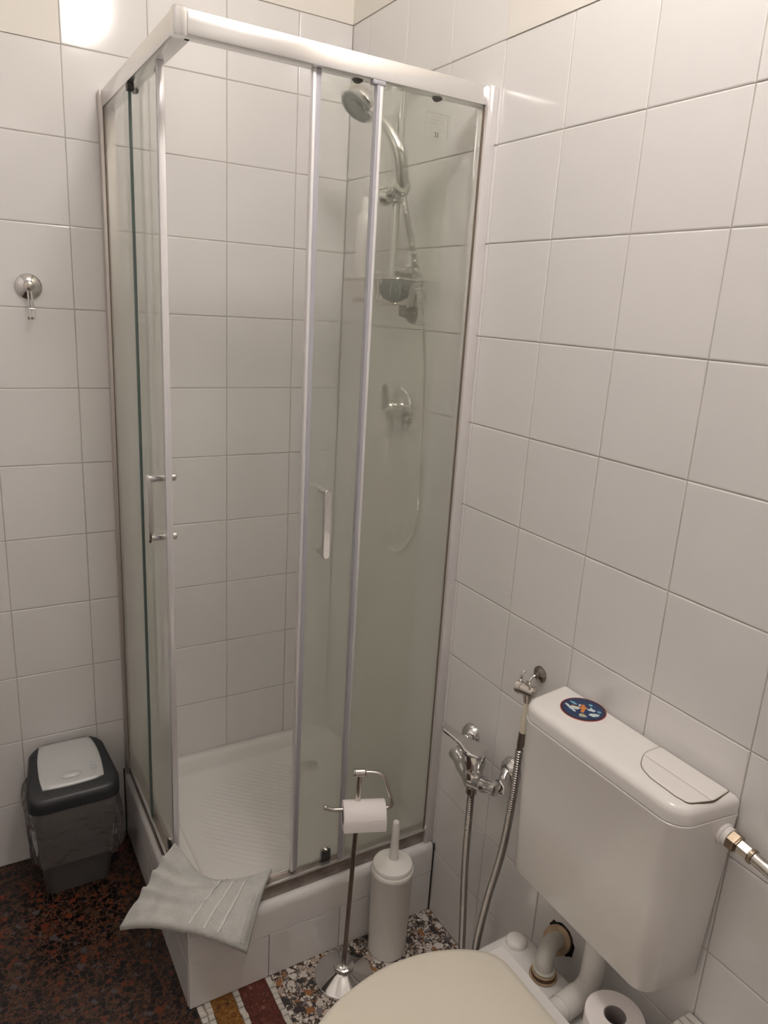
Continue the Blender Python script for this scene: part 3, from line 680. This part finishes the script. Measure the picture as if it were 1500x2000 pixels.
# the bag overhang: crumpled clear film
rings = []; nseg = 96
for k, (z, w_, d_) in enumerate([(0.300, 0.222, 0.186), (0.287, 0.234, 0.198), (0.262, 0.240, 0.204), (0.24, 0.242, 0.206), (0.215, 0.244, 0.208), (0.19, 0.244, 0.210), (0.165, 0.242, 0.210), (0.14, 0.236, 0.204), (0.122, 0.226, 0.194)]):
    base = roundpoly([(BC[0]-w_/2, BC[1]-d_/2), (BC[0]+w_/2, BC[1]-d_/2), (BC[0]+w_/2, BC[1]+d_/2), (BC[0]-w_/2, BC[1]+d_/2)], 0.03, 23)
    rr = []
    for j, (x, y) in enumerate(base):
        a = 2*PI*j/len(base); f = min(1, k/4)
        m_ = 0.012*f*noise.noise(V((math.cos(a)*5, math.sin(a)*5, z*9)))+0.009*f*math.sin(a*17+z*25)*noise.noise(V((a*2, 3, z*7)))
        s = 1+m_/0.11; zz = z+(0.018*noise.noise(V((math.cos(a)*2, math.sin(a)*2, 7)))+0.010*math.sin(a*2+1) if k >= 5 else 0)*(k-4)/4
        rr.append((BC[0]+(x-BC[0])*s, min(-0.004, BC[1]+(y-BC[1])*s), zz))
    rings.append(rr)
sm('bag', MB().loft(rings, False, False), M_FILM, t, 180)['label'] = 'clear plastic bin bag hanging over the rim'

# ------------------------------------------------------------------ towel over the corner of the tray
def towel():
    A, B = V((-0.672, -0.524, 0.272)), V((-0.466, -0.656, 0.272))
    D, C_ = V((-0.822, -0.592, 0.196)), V((-0.580, -0.790, 0.194))
    NS, NT = 90, 64; G = {}
    for i in range(NS+1):
        s = i/NS
        for j in range(NT+1):
            t_ = j/NT
            p = A.lerp(B, s).lerp(D.lerp(C_, s), t_)
            hump = 4*s*(1-s)
            # over the rails and the plinth corner it is held up, between the rails it sinks
            zrest = 0.272+0.012*math.sin(PI*min(1, t_*1.25))
            zz = 0.272+(0.195-0.272)*max(0, (t_-0.28)/0.72)**1.5
            zz += hump*(0.050*max(0, (t_-0.35)/0.65)) - hump*0.030*max(0, 1-t_/0.3)
            p.z = zz+0.010+0.052*max(0, 1-s/0.40)**1.4*max(0, 1-t_/0.55)   # one corner rides up against the door edge
            out = V((-0.66, -0.75, 0))
            p += out*(0.020*hump*t_) + out*(0.022*hump*(1-t_)**2)*(1.0 if s > 0.25 else s/0.25)
            # pleats fanning out from the fold on the wall side
            pl_ = max(0, 1-s/0.62)
            for tt, am in ((0.24, 1.0), (0.42, 0.9), (0.60, 0.8)):
                c = tt+0.10*math.sin(s*3.2)-0.10*s*s
                p.z += 0.0110*am*pl_**0.6*math.exp(-((t_-c)/0.030)**2)
                p.z -= 0.0060*am*pl_**0.6*math.exp(-((t_-c-0.075)/0.04)**2)
            for sc_ in (0.58, 0.695, 0.80):         # woven bands
                ss = s-0.02*math.sin(t_*4)
                p.z += 0.0030*math.exp(-((ss-sc_)/0.010)**2)*min(1, t_*6)
            p.z += 0.0022*noise.noise(V((s*9, t_*9, 0)))+0.0009*noise.noise(V((s*70, t_*55, 2)))
            G[i, j] = p
    verts = []; idx = {}; TH = 0.020
    def side(off, key):
        for i in range(NS+1):
            for j in range(NT+1):
                p = G[i, j].copy(); e = min(i, NS-i, 3)/3*1.0; e2 = min(j, NT-j, 3)/3.0
                k = math.sqrt(max(0, 1-(1-min(e, e2))**2))
                p.z += off*(0.55+0.45*k); idx[key, i, j] = len(verts); verts.append(p)
    side(TH/2, 't'); side(-TH/2, 'b')
    faces = []
    for i in range(NS):
        for j in range(NT):
            faces.append((idx['t', i, j], idx['t', i+1, j], idx['t', i+1, j+1], idx['t', i, j+1]))
            faces.append((idx['b', i, j], idx['b', i, j+1], idx['b', i+1, j+1], idx['b', i+1, j]))
    for i in range(NS):
        for j in (0, NT): faces.append((idx['t', i, j], idx['t', i+1, j], idx['b', i+1, j], idx['b', i, j]))
    for j in range(NT):
        for i in (0, NS): faces.append((idx['t', i, j], idx['t', i, j+1], idx['b', i, j+1], idx['b', i, j]))
    t = thing('towel', 'folded pale grey terry towel hanging over the shower tray corner', 'towel', (-0.66, -0.66, 0.26))
    sm('cloth', MB().add(verts, faces), M_TOWEL, t, 180)
    for sc_ in (0.58, 0.695, 0.80):      # smooth woven bands
        rows = []
        for j in range(4, NT-1):
            i0 = min(NS-1.5, (sc_+0.02*math.sin(j/NT*4))*NS); a_ = int(i0); f = i0-a_
            p = G[a_, j].lerp(G[a_+1, j], f)+V((0, 0, TH/2)); d = (G[a_+1, j]-G[a_, j]).normalized()*0.0036
            rows.append([p-d+V((0, 0, -0.001)), p-d*0.7+V((0, 0, 0.0006)), p+d*0.7+V((0, 0, 0.0006)), p+d+V((0, 0, -0.001))])
        sm('woven_band', MB().loft(rows), M_BAND, t, 180)
    mb = MB()                        # stitched selvedge along the short edge
    for j in range(30, NT-1):
        a = G[NS-1, j]; b = G[NS-5, j]
        for f in (0.0, 0.5):
            a_ = a.lerp(G[NS-1, j+1], f); b_ = b.lerp(G[NS-5, j+1], f)
            mb.tube([a_+V((0, 0, TH/2+0.0002)), b_+V((0, 0, TH/2+0.0012))], 0.0011, 5)
    o = sm('selvedge_stitching', mb, M_TOWEL, t, 180); o['kind'] = 'stuff'
towel()

# ------------------------------------------------------------------ toilet paper stand, its roll
TB = V((-0.320, -0.787, 0))
u = V((0.927, -0.375, 0)); top = V((-0.306, -0.790, 0.600))
t = thing('paper_stand', 'free-standing chrome toilet paper stand with a round base', 'paper holder', TB)
sm('base', MB().lathe([(0.071, 0), (0.073, 0.003), (0.073, 0.010), (0.069, 0.014), (0.030, 0.028), (0.026, 0.032), (0.0255, 0.042), (0.018, 0.046), (0.007, 0.047)], TB, seg=48), M_CHROME, t)
sm('pole', MB().tube([TB+V((0, 0, 0.044)), top+V((0, 0, -0.075))], 0.0058, 14), M_DARKSTEEL, t)
sm('neck', MB().tube([top+V((-0.0018, 0, -0.078)), top], 0.0066, 14), M_STEEL, t)
sm('cross_joint', MB().lathe([(0.0105, -0.0145), (0.0115, -0.012), (0.0098, -0.0105), (0.0098, 0.0105), (0.0115, 0.012), (0.0105, 0.0145)], top, u, 20), M_STEEL, t)
def at(a, z): return top+u*a+V((0, 0, z))
arm = spline([at(0.012, 0), at(0.030, 0), at(0.046, -0.003), at(0.060, -0.016), at(0.069, -0.042), at(0.078, -0.068), at(0.0795, -0.082), at(0.073, -0.0905), at(0.060, -0.092), at(0.0, -0.092), at(-0.045, -0.092), at(-0.062, -0.091), at(-0.078, -0.085)], 5)
ARMY = V((-0.375, -0.927, 0))*0.010
sm('arm', MB().tube([p_+ARMY*min(1, k/25) for k, p_ in enumerate(arm)], 0.0048, 12), M_STEEL, t)
sm('arm_tip', MB().ball(arm[-1]+ARMY, 0.0062), M_STEEL, t, 180)
RC = at(0.0135, -0.1095)+ARMY          # the roll hangs on the arm by its core
t = thing('toilet_roll', 'white toilet roll hanging on the chrome stand', 'toilet roll', RC-V((0, 0, 0.036)))
sm('paper', MB().lathe([(0.0185, -0.050), (0.034, -0.050), (0.0352, -0.0485), (0.0352, 0.0485), (0.034, 0.050), (0.0185, 0.050), (0.0185, -0.050)], RC, u, 48, cap=False), M_PAPER, t)
sm('core', MB().lathe([(0.0184, -0.0502), (0.0204, -0.0502), (0.0204, 0.0502), (0.0184, 0.0502), (0.0184, -0.0502)], RC, u, 32, cap=False), M_CARD, t)
n3 = V((-0.375, -0.927, 0))
sh = []
for k in range(9):                       # loose end of the paper
    a = PI*(0.10-0.05*k); q = RC+n3*(0.0357*math.cos(a))+V((0, 0, 0.0357*math.sin(a))) if k < 3 else RC+n3*0.0362+V((0, 0, -0.0034*(k-2)))
    sh.append([q-u*0.050, q+u*0.050, q+u*0.050+n3*0.0005, q-u*0.050+n3*0.0005])
sm('loose_sheet', MB().loft(sh), M_PAPER, t)

# ------------------------------------------------------------------ toilet brush
TBR = V((-0.175, -0.7600, 0))
t = thing('toilet_brush', 'ivory plastic toilet brush in its tall round holder', 'toilet brush', TBR)
sm('holder', MB().lathe([(0.047, 0), (0.050, 0.003), (0.0505, 0.03), (0.0535, 0.245), (0.0555, 0.248), (0.0558, 0.258), (0.054, 0.262)], TBR, seg=48), M_BRUSH, t)
sm('lid', MB().lathe([(0.052, 0.262), (0.0525, 0.268), (0.050, 0.274), (0.043, 0.278), (0.037, 0.2775), (0.028, 0.281), (0.015, 0.285), (0.012, 0.287)], TBR, seg=48), M_BRUSH, t)
sm('handle', MB().tube([TBR+V((0.002, 0, z)) for z in (0.283, 0.30, 0.33, 0.37, 0.388, 0.396, 0.400)], [0.0135, 0.0115, 0.0105, 0.0098, 0.0098, 0.0078, 0.003], 18), M_BRUSH, t)

# ------------------------------------------------------------------ bidet mixer with hose and spray
t = thing('bidet_mixer', 'chrome wall mixer tap with a lever beside the cistern', 'tap', (-0.06, -0.915, 0.55))
for y, dy in ((-0.815, -0.022), (-0.972, -0.016)):
    z = 0.632
    sm('wall_rosette', MB().lathe([(0.0305, 0.0008), (0.030, 0.006), (0.024, 0.016), (0.016, 0.022)], (0, y, z), (-1, 0, 0), 32), M_CHROME, t)
    sm('inlet_union', MB().tube(spline([(-0.012, y, z), (-0.026, y+dy*0.3, z-0.008), (-0.038, y+dy, z-0.022)], 4), 0.0125, 16), M_CHROME, t)
    mb = MB().lathe([(0.017, 0), (0.019, 0.002), (0.019, 0.014), (0.017, 0.016)], (-0.036, y+dy, z-0.023), (-1, 0, 0), 6)
    build('hex_nut', mb, M_CHROME, t)
sm('body', MB().tube(spline([(-0.062, -0.826, 0.609), (-0.064, -0.845, 0.608), (-0.067, -0.875, 0.598), (-0.069, -0.912, 0.590), (-0.067, -0.950, 0.598), (-0.064, -0.978, 0.608), (-0.062, -0.997, 0.609)], 5), [0.008]+[0.017]*4+[0.0165]*4+[0.019]*5+[0.0215]*3+[0.019]*5+[0.0165]*4+[0.017]*4+[0.008], 20), M_CHROME, t)
sm('cartridge_housing', MB().lathe([(0.013, -0.042), (0.021, -0.034), (0.0235, -0.015), (0.0235, 0.012), (0.0225, 0.014), (0.0225, 0.016), (0.0270, 0.018), (0.0295, 0.048), (0.0285, 0.058)], (-0.068, -0.912, 0.606), (-0.06, 0, 1), 28), M_CHROME, t)
LV0 = V((-0.069, -0.916, 0.668)); LV1 = V((-0.104, -0.826, 0.692)); ld = (LV1-LV0).normalized(); lw = ld.cross(V((0, 0, 1))).normalized(); ln = lw.cross(ld)
rr = []
prof = [(-0.024, 0.010), (-0.018, 0.021), (0, 0.0285), (0.018, 0.026), (0.034, 0.0175), (0.06, 0.0135), (0.085, 0.0125), (0.094, 0.0105), (0.099, 0.006)]
up_, dn_ = [], []
out2 = [(a, b) for a, b in prof]+[(a, -b) for a, b in reversed(prof)]
rr = [[LV0+ld*a+lw*b+ln*h for a, b in q] for q, h in ((out2, -0.004), (out2, 0.001), ([(a*0.985, b*0.88) for a, b in out2], 0.0035))]
sm('lever', MB().loft(rr), M_CHROME, t, 30)
sm('hose_outlet', MB().tube([(-0.070, -0.914, 0.578), (-0.069, -0.914, 0.552)], 0.0125, 16), M_DARKSTEEL, t)

HX = V((0, -1.022, 0.902))
t = thing('hose_hook', 'small round chrome wall hook holding the bidet spray', 'hook', HX-V((0, 0, 0.018)))
sm('dome', MB().lathe([(0.0185, 0.0008), (0.018, 0.004), (0.012, 0.008), (0.006, 0.010), (0.005, 0.016)], HX, (-1, 0, 0), 28), M_DARKSTEEL, t)
sm('hook', MB().tube(spline([HX+V((-0.012, 0, 0)), HX+V((-0.020, 0.002, -0.004)), HX+V((-0.030, 0.003, -0.014)), HX+V((-0.042, 0.004, -0.015)), HX+V((-0.051, 0.004, -0.004)), HX+V((-0.049, 0.004, 0.010)), HX+V((-0.042, 0.004, 0.014))], 5), 0.0030, 10), M_CHROME, t)
SP = V((-0.052, -1.038, 0.884))
t = thing('bidet_spray', 'bidet hand spray with cream handle and corrugated metal hose', 'hand shower', (-0.06, -0.97, 0.03))
sd = V((0.30, -0.80, -0.02)).normalized()
hd = sm('spray_head', MB().lathe([(0.008, -0.024), (0.0135, -0.0225), (0.0142, -0.018), (0.0142, -0.012), (0.0125, -0.011), (0.0125, 0.010), (0.0125, 0.018), (0.009, 0.022)], SP, sd, 22).tube([SP+sd*0.004, SP+V((0.003, -0.004, -0.028))], [0.0122, 0.0078], 16), M_STEEL, t)
sm('hanging_ring', MB().tube([SP+V((0.0, -0.004, 0.008))+V((math.cos(a)*0.004, 0, 0))+V((0.0, math.cos(a)*0.010, math.sin(a)*0.013)) for a in [PI*k/10 for k in range(11)]], 0.0022, 8), M_STEEL, hd)
sm('handle', MB().tube([SP+V((0.003, -0.004, -0.026)), SP+V((0.002, -0.005, -0.06)), SP+V((0.0, -0.006, -0.090)), SP+V((0, -0.006, -0.0905)), SP+V((-0.001, -0.006, -0.104))], [0.0070, 0.0075, 0.0082, 0.0066, 0.0068], 16), M_HANDLE, t)
sm('hose_ferrule', MB().tube([SP+V((-0.001, -0.006, -0.100)), SP+V((-0.003, -0.006, -0.132)), SP+V((-0.0035, -0.006, -0.1325)), SP+V((-0.004, -0.006, -0.142))], [0.0082, 0.0082, 0.0066, 0.0066], 16), M_DARKSTEEL, t)
hs_ = spline([(-0.0690, -0.914, 0.552), (-0.068, -0.914, 0.48), (-0.064, -0.914, 0.33), (-0.058, -0.922, 0.16), (-0.058, -0.930, 0.07), (-0.058, -0.945, 0.024), (-0.058, -0.960, 0.022), (-0.058, -0.974, 0.07), (-0.058, -0.982, 0.18), (-0.058, -1.000, 0.31), (-0.058, -1.030, 0.47), (-0.057, -1.042, 0.62), SP+V((-0.004, -0.006, -0.140))], 7)
sm('hose', corrugated(hs_, 0.0074, 0.0060, 0.24), M_HOSE, t, 70)

# ------------------------------------------------------------------ cistern
CY0, CY1 = -1.098, -1.512
t = thing('toilet_cistern', 'white plastic wall-hung toilet cistern with a dual flush plate', 'cistern', (-0.07, -1.30, 0.556))
def csec(xf, dl, dr, fl_, fr_, rf=0.05, rb=0.006, xb=-0.0045):
    return roundpoly([(xb, CY0-dl), (xb, CY1+dr), (xf, CY1+dr+fr_), (xf, CY0-dl-fl_)], [rb, rb, rf, rf], 8)
ST = csec(-0.1385, 0.003, 0.002, 0.016, 0.016, 0.042)
body = [ring(inset2(csec(-0.130, 0.022, 0.018, 0.013, 0.012, 0.030), 0.010), 0.540), ring(inset2(csec(-0.131, 0.021, 0.017, 0.013, 0.012, 0.032), 0.003), 0.5425), ring(csec(-0.132, 0.020, 0.016, 0.013, 0.012, 0.034), 0.548),
        ring(csec(-0.135, 0.012, 0.009, 0.015, 0.014, 0.038), 0.72), ring(inset2(ST, 0.0004), 0.8830), ring(ST, 0.8845), ring(ST, 0.8888), ring(inset2(ST, 0.0012), 0.8898)]
sm('tank', MB().loft(body), M_PLASTIC, t, 40)
L0 = inset2(ST, 0.0006)
build('lid_seam', MB().loft([ring(inset2(L0, 0.0022), 0.889), ring(inset2(L0, 0.0022), 0.893)]), M_SEAM, t)
lid = sm('lid', MB().loft([ring(inset2(L0, 0.0008), 0.8912), ring(L0, 0.8922), ring(L0, 0.908), ring(inset2(L0, 0.0008), 0.9125), ring(inset2(L0, 0.003), 0.9170), ring(inset2(L0, 0.0065), 0.9205), ring(inset2(L0, 0.0115), 0.9228), ring(inset2(L0, 0.018), 0.9238), ring(inset2(L0, 0.04), 0.9242)]), M_PLASTIC, t, 32)
BO = [(-0.016, -1.352), (-0.016, -1.493), (-0.064, -1.498), (-0.108, -1.484), (-0.112, -1.463), (-0.110, -1.410), (-0.100, -1.378), (-0.060, -1.353)]
bo = roundpoly(BO, [0.006, 0.006, 0.05, 0.012, 0.02, 0.04, 0.05, 0.05], 5)
build('button_gap', MB().loft([ring(bo, 0.9210), ring(bo, 0.92455)]), M_SEAM, lid)
bi = inset2(bo, 0.0013)
def clip(o2, x, left):
    out = []
    for i in range(len(o2)):
        a, b = o2[i], o2[(i+1) % len(o2)]
        ia, ib = (a[0] <= x) == left, (b[0] <= x) == left
        if ia: out.append(a)
        if ia != ib:
            f = (x-a[0])/(b[0]-a[0]); out.append((x, a[1]+f*(b[1]-a[1])))
    return out
for left, dx in ((True, -0.0004), (False, 0.0004)):
    q = clip(bi, -0.066+dx, left)
    sm('flush_button', MB().loft([ring(q, 0.9230), ring(q, 0.9250), ring(inset2(q, 0.001), 0.9258), ring(inset2(q, 0.006), 0.9262)]), M_BUTTON, lid, 40)
# round space-themed sticker
SC = V((-0.053, -1.199, 0.9246))
def disc(r0, z0, z1, seg=48): return MB().lathe([(r0, z0), (r0, z1)], SC, seg=seg)
st = thing('round_sticker', 'round dark blue sticker with white and orange figures on the cistern lid', 'sticker', SC)
sm('sticker_rim', disc(0.0440, -0.0006, 0.0002), M_RED, st)
sm('sticker_ring', disc(0.0428, 0.0002, 0.0004), M_PURPLE, st)
sm('sticker_field', disc(0.0385, 0.0004, 0.0006), M_BLUE, st)
# local sticker axes: a to the reader's right, b away from the reader
sa = V((0.74, -0.67, 0)); sb = V((0.67, 0.74, 0))
def fig(name, pts, mat, z=0.0006, h=0.0002):
    q = [SC+sa*a*0.001+sb*b*0.001 for a, b in pts]
    build(name, MB().loft([[p_+V((0, 0, z)) for p_ in q], [p_+V((0, 0, z+h)) for p_ in q]]), mat, st)
fig('white_figure', [(-35, 12), (-30, 14), (-14, -12), (-17, -15), (-26, -4)], M_WHITE)
fig('white_figure', [(-25, 4), (-18, 9), (-8, 5), (-6, 0), (-10, -5), (-19, -4)], M_WHITE, 0.0007)
fig('white_figure', [(6, 2), (12, 3), (16, 11), (18, 4), (24, 0), (20, -6), (10, -3)], M_WHITE)
fig('light_blue_figure', [(9, -20), (12, -14), (22, -12), (30, -13), (28, -20), (18, -25)], M_WHITE)
fig('light_blue_figure', [(27, 1), (34, -2), (32, -8), (26, -5)], M_SKYBLUE)
fig('light_blue_figure', [(-23, 26), (-15, 22), (-10, 14), (-16, 13), (-24, 22)], M_SKYBLUE)
fig('light_blue_figure', [(12, 23), (19, 21), (18, 15), (12, 16)], M_SKYBLUE)
fig('sand_figure', [(-9, -22), (-5, -18), (2, -21), (6, -29), (-3, -31), (-9, -29)], M_SAND)
fig('orange_figure', [(-4, 15), (3, 17), (4, 9), (9, 5), (4, 0), (0, -15), (-6, -13), (-3, -2), (-9, 1), (-7, 5), (-3, 6)], M_ORANGE, 0.0008)
fig('orange_figure', [(-22, 10), (-10, 6), (-10, 4), (-21, 7)], M_ORANGE, 0.0009)
fig('white_figure', [(-7, 16), (-4, 17), (-5, 9), (-9, 6)], M_WHITE, 0.0008)
# water supply on the end of the tank
t = thing('supply_hose', 'braided steel water hose screwed into the cistern end', 'hose', (-0.029, -1.56, 0.78))
q0 = V((-0.031, -1.5060, 0.858)); qd = V((-0.02, -1, -0.10)).normalized()
sm('plastic_collar', MB().lathe([(0.019, -0.003), (0.019, 0.003), (0.0165, 0.004), (0.0165, 0.012)], q0, qd, 24), M_PLASTIC, t)
build('hex_nut', MB().lathe([(0.0150, 0.011), (0.0165, 0.013), (0.0165, 0.026), (0.0150, 0.028)], q0, qd, 6), M_BRASS, t)
build('hex_fitting', MB().lathe([(0.0118, 0.028), (0.0124, 0.030), (0.0124, 0.048), (0.0115, 0.050)], q0, qd, 6), M_STEEL, t)
sm('ferrule', MB().lathe([(0.0128, 0.050), (0.0128, 0.055), (0.0105, 0.056)], q0, qd, 18), M_BRASS, t)
sm('braided_hose', corrugated(spline([q0+qd*0.054, q0+qd*0.10+V((0, 0, -0.004)), q0+qd*0.17+V((0.004, 0, -0.03)), q0+qd*0.22+V((0.008, 0, -0.10)), q0+qd*0.235+V((0.01, 0, -0.2))], 8), 0.0102, 0.0040, 0.06), M_STEEL, t, 70)
sm('stop_valve', MB().tube([q0+qd*0.235+V((0.01, 0, -0.2)), q0+qd*0.235+V((0.01, 0, -0.24))], 0.012, 14).tube([q0+qd*0.235+V((0.01, 0, -0.23)), V((0.0, q0.y-0.234, q0.z-0.254))], 0.010, 14), M_CHROME, t)

# ------------------------------------------------------------------ toilet
TY = -1.305
t = thing('toilet', 'white ceramic toilet with closed cream lid and rear shelf', 'toilet', (-0.35, TY, 0))
def spl2(pts, n=6): return [(p_.x, p_.y) for p_ in spline([(a, b, 0) for a, b in pts], n, True)]
def oval(half): 
    return spl2([(x, TY+d) for x, d in half]+[(x, TY-d) for x, d in reversed(half) if d > 0], 6)
LID = [(-0.199, 0.060), (-0.203, 0.092), (-0.219, 0.117), (-0.262, 0.147), (-0.331, 0.172), (-0.40, 0.181), (-0.459, 0.177), (-0.53, 0.160), (-0.589, 0.132), (-0.632, 0.096), (-0.658, 0.050), (-0.666, 0.0)]
lo = oval(LID)
bowl = scale2(lo, (-0.42, TY), 0.985)
def bring(sx, sy, cx, z): return [(cx+(x+0.42)*sx, TY+(y-TY)*sy, z) for x, y in bowl]
sm('bowl', MB().loft([bring(0.62, 0.60, -0.33, 0.0), bring(0.60, 0.58, -0.33, 0.02), bring(0.52, 0.52, -0.32, 0.12), bring(0.66, 0.66, -0.35, 0.22), bring(0.90, 0.92, -0.40, 0.31), bring(1.0, 1.0, -0.42, 0.36), bring(1.0, 1.0, -0.42, 0.381), bring(0.97, 0.97, -0.42, 0.384)]), M_CERAMIC, t, 60)
so = roundpoly([(-0.30, TY-0.155), (-0.175, TY-0.187), (-0.058, TY-0.187), (-0.058, TY+0.190), (-0.175, TY+0.187), (-0.30, TY+0.155)], [0.01, 0.02, 0.03, 0.03, 0.02, 0.01], 6)
sm('rear_shelf', MB().loft([ring(inset2(so, 0.05), 0.10), ring(inset2(so, 0.018), 0.24), ring(inset2(so, 0.002), 0.305), ring(so, 0.322), ring(inset2(so, 0.002), 0.331), ring(inset2(so, 0.008), 0.335), ring(inset2(so, 0.03), 0.336)]), M_CERAMIC, t, 50)
ho = roundpoly([(-0.225, TY-0.13), (-0.163, TY-0.13), (-0.163, TY+0.13), (-0.225, TY+0.13)], [0.008]*4, 4)
sm('hinge_block', MB().loft([ring(ho, 0.33), ring(ho, 0.386), ring(inset2(ho, 0.003), 0.390)]), M_PLASTIC, t, 40)
sm('seat_ring', MB().loft([ring(lo, 0.3845), ring(scale2(lo, (-0.42, TY), 1.003), 0.389), ring(lo, 0.396)]), M_CREAM, t, 50)
sm('lid', MB().loft([ring(scale2(lo, (-0.42, TY), 0.995), 0.3965), ring(scale2(lo, (-0.42, TY), 1.004), 0.400), ring(scale2(lo, (-0.42, TY), 1.002), 0.406), ring(scale2(lo, (-0.42, TY), 0.985), 0.4105), ring(scale2(lo, (-0.42, TY), 0.94), 0.4125), ring(scale2(lo, (-0.42, TY), 0.6), 0.414), ring(scale2(lo, (-0.42, TY), 0.05), 0.4145)]), M_CREAM, t, 60)
sm('bolt_cap', MB().lathe([(0.0235, 0), (0.0235, 0.006), (0.021, 0.010), (0.014, 0.013), (0, 0.0145)], (-0.096, -1.147, 0.3355), seg=28), M_PLASTIC, t)

# drain elbow between toilet and wall
t = thing('drain_elbow', 'grey-white drain elbow with rusty gaskets going into the wall', 'pipe', (-0.10, -1.237, 0.336))
el = spline([(-0.004, -1.186, 0.338), (-0.030, -1.196, 0.355), (-0.060, -1.210, 0.372), (-0.084, -1.224, 0.378), (-0.097, -1.233, 0.366), (-0.100, -1.237, 0.345), (-0.100, -1.237, 0.336)], 6)
sm('pipe', MB().tube(el, 0.0185, 20), M_PIPEG, t)
ea = (V(el[6])-V(el[0])).normalized()
for k, (off, r, ww, mt) in enumerate(((0.003, 0.0300, 0.008, M_RUST), (0.011, 0.0275, 0.005, M_YELLOWED), (0.016, 0.0310, 0.009, M_RUST), (0.025, 0.0305, 0.004, M_YELLOWED))):
    sm('wall_gasket', MB().lathe([(0.0180, 0), (r, 0.0008), (r, ww-0.0008), (0.0180, ww)], V(el[0])+ea*off, ea, 28), mt, t)
for z, r, ww, mt in ((0.3365, 0.0290, 0.004, M_YELLOWED), (0.3405, 0.0255, 0.007, M_RUST), (0.3475, 0.0250, 0.004, M_YELLOWED), (0.352, 0.0225, 0.004, M_PIPEG)):
    sm('floor_gasket', MB().lathe([(0.0178, 0), (r, 0.001), (r, ww-0.001), (0.0178, ww)], (-0.100, -1.237, z), seg=28), mt, t)
hp_ = [(-1.186+0.037*math.cos(a)*(1+0.18*noise.noise(V((math.cos(a)*3, math.sin(a)*3, 5)))), 0.338+0.037*math.sin(a)*(1+0.22*noise.noise(V((math.cos(a)*3, math.sin(a)*3, 1))))) for a in [2*PI*k/26 for k in range(26)]]
build('wall_hole', MB().loft([[(-0.0010, y, z) for y, z in hp_], [(0.0005, y, z) for y, z in hp_]]), M_DARK, wall_right)['label'] = 'ragged dark hole in the tiles'

t = thing('flush_pipe', 'white flush pipe bending from the cistern down to the toilet', 'pipe', (-0.055, -1.318, 0.33))
fp = spline([(-0.052, -1.318, 0.541), (-0.052, -1.318, 0.45), (-0.053, -1.318, 0.392), (-0.064, -1.319, 0.368), (-0.090, -1.322, 0.3625), (-0.13, -1.326, 0.3625), (-0.162, -1.328, 0.3625)], 6)
sm('pipe', MB().tube(fp, 0.0232, 24), M_PIPEW, t)
sm('sleeve', MB().tube(fp[-13:-4], 0.0252, 24), M_PIPEW, t)
# spare roll on the shelf
RR = (-0.1085, -1.4235, 0.3365)
t = thing('spare_toilet_roll', 'spare toilet roll standing upright on the toilet shelf', 'toilet roll', RR)
sm('paper', MB().lathe([(0.020, 0), (0.052, 0), (0.0535, 0.0015), (0.0535, 0.0935), (0.052, 0.095), (0.0205, 0.095), (0.020, 0)], RR, seg=56, cap=False), M_PAPER, t)
sm('core', MB().lathe([(0.0185, 0), (0.0203, 0), (0.0203, 0.0945), (0.0185, 0.0945), (0.0185, 0)], RR, seg=36, cap=False), M_CARD, t)

# narrow slatted plastic rack standing by the wall beyond the cistern
t = thing('slatted_rack', 'white slatted plastic rack against the wall past the toilet', 'rack', (-0.034, -1.62, 0))
for x in (-0.058, -0.042, -0.026, -0.010):
    build('slat', MB().bbox((x-0.0068, -1.74, 0.0), (x+0.0068, -1.497, 0.462), 0.0015, 1), M_CHAIRWHITE, t)
for z in (0.08, 0.36):
    build('cross_bar', MB().box((-0.063, -1.735, z), (-0.005, -1.508, z+0.03)), M_CHAIRWHITE, t)
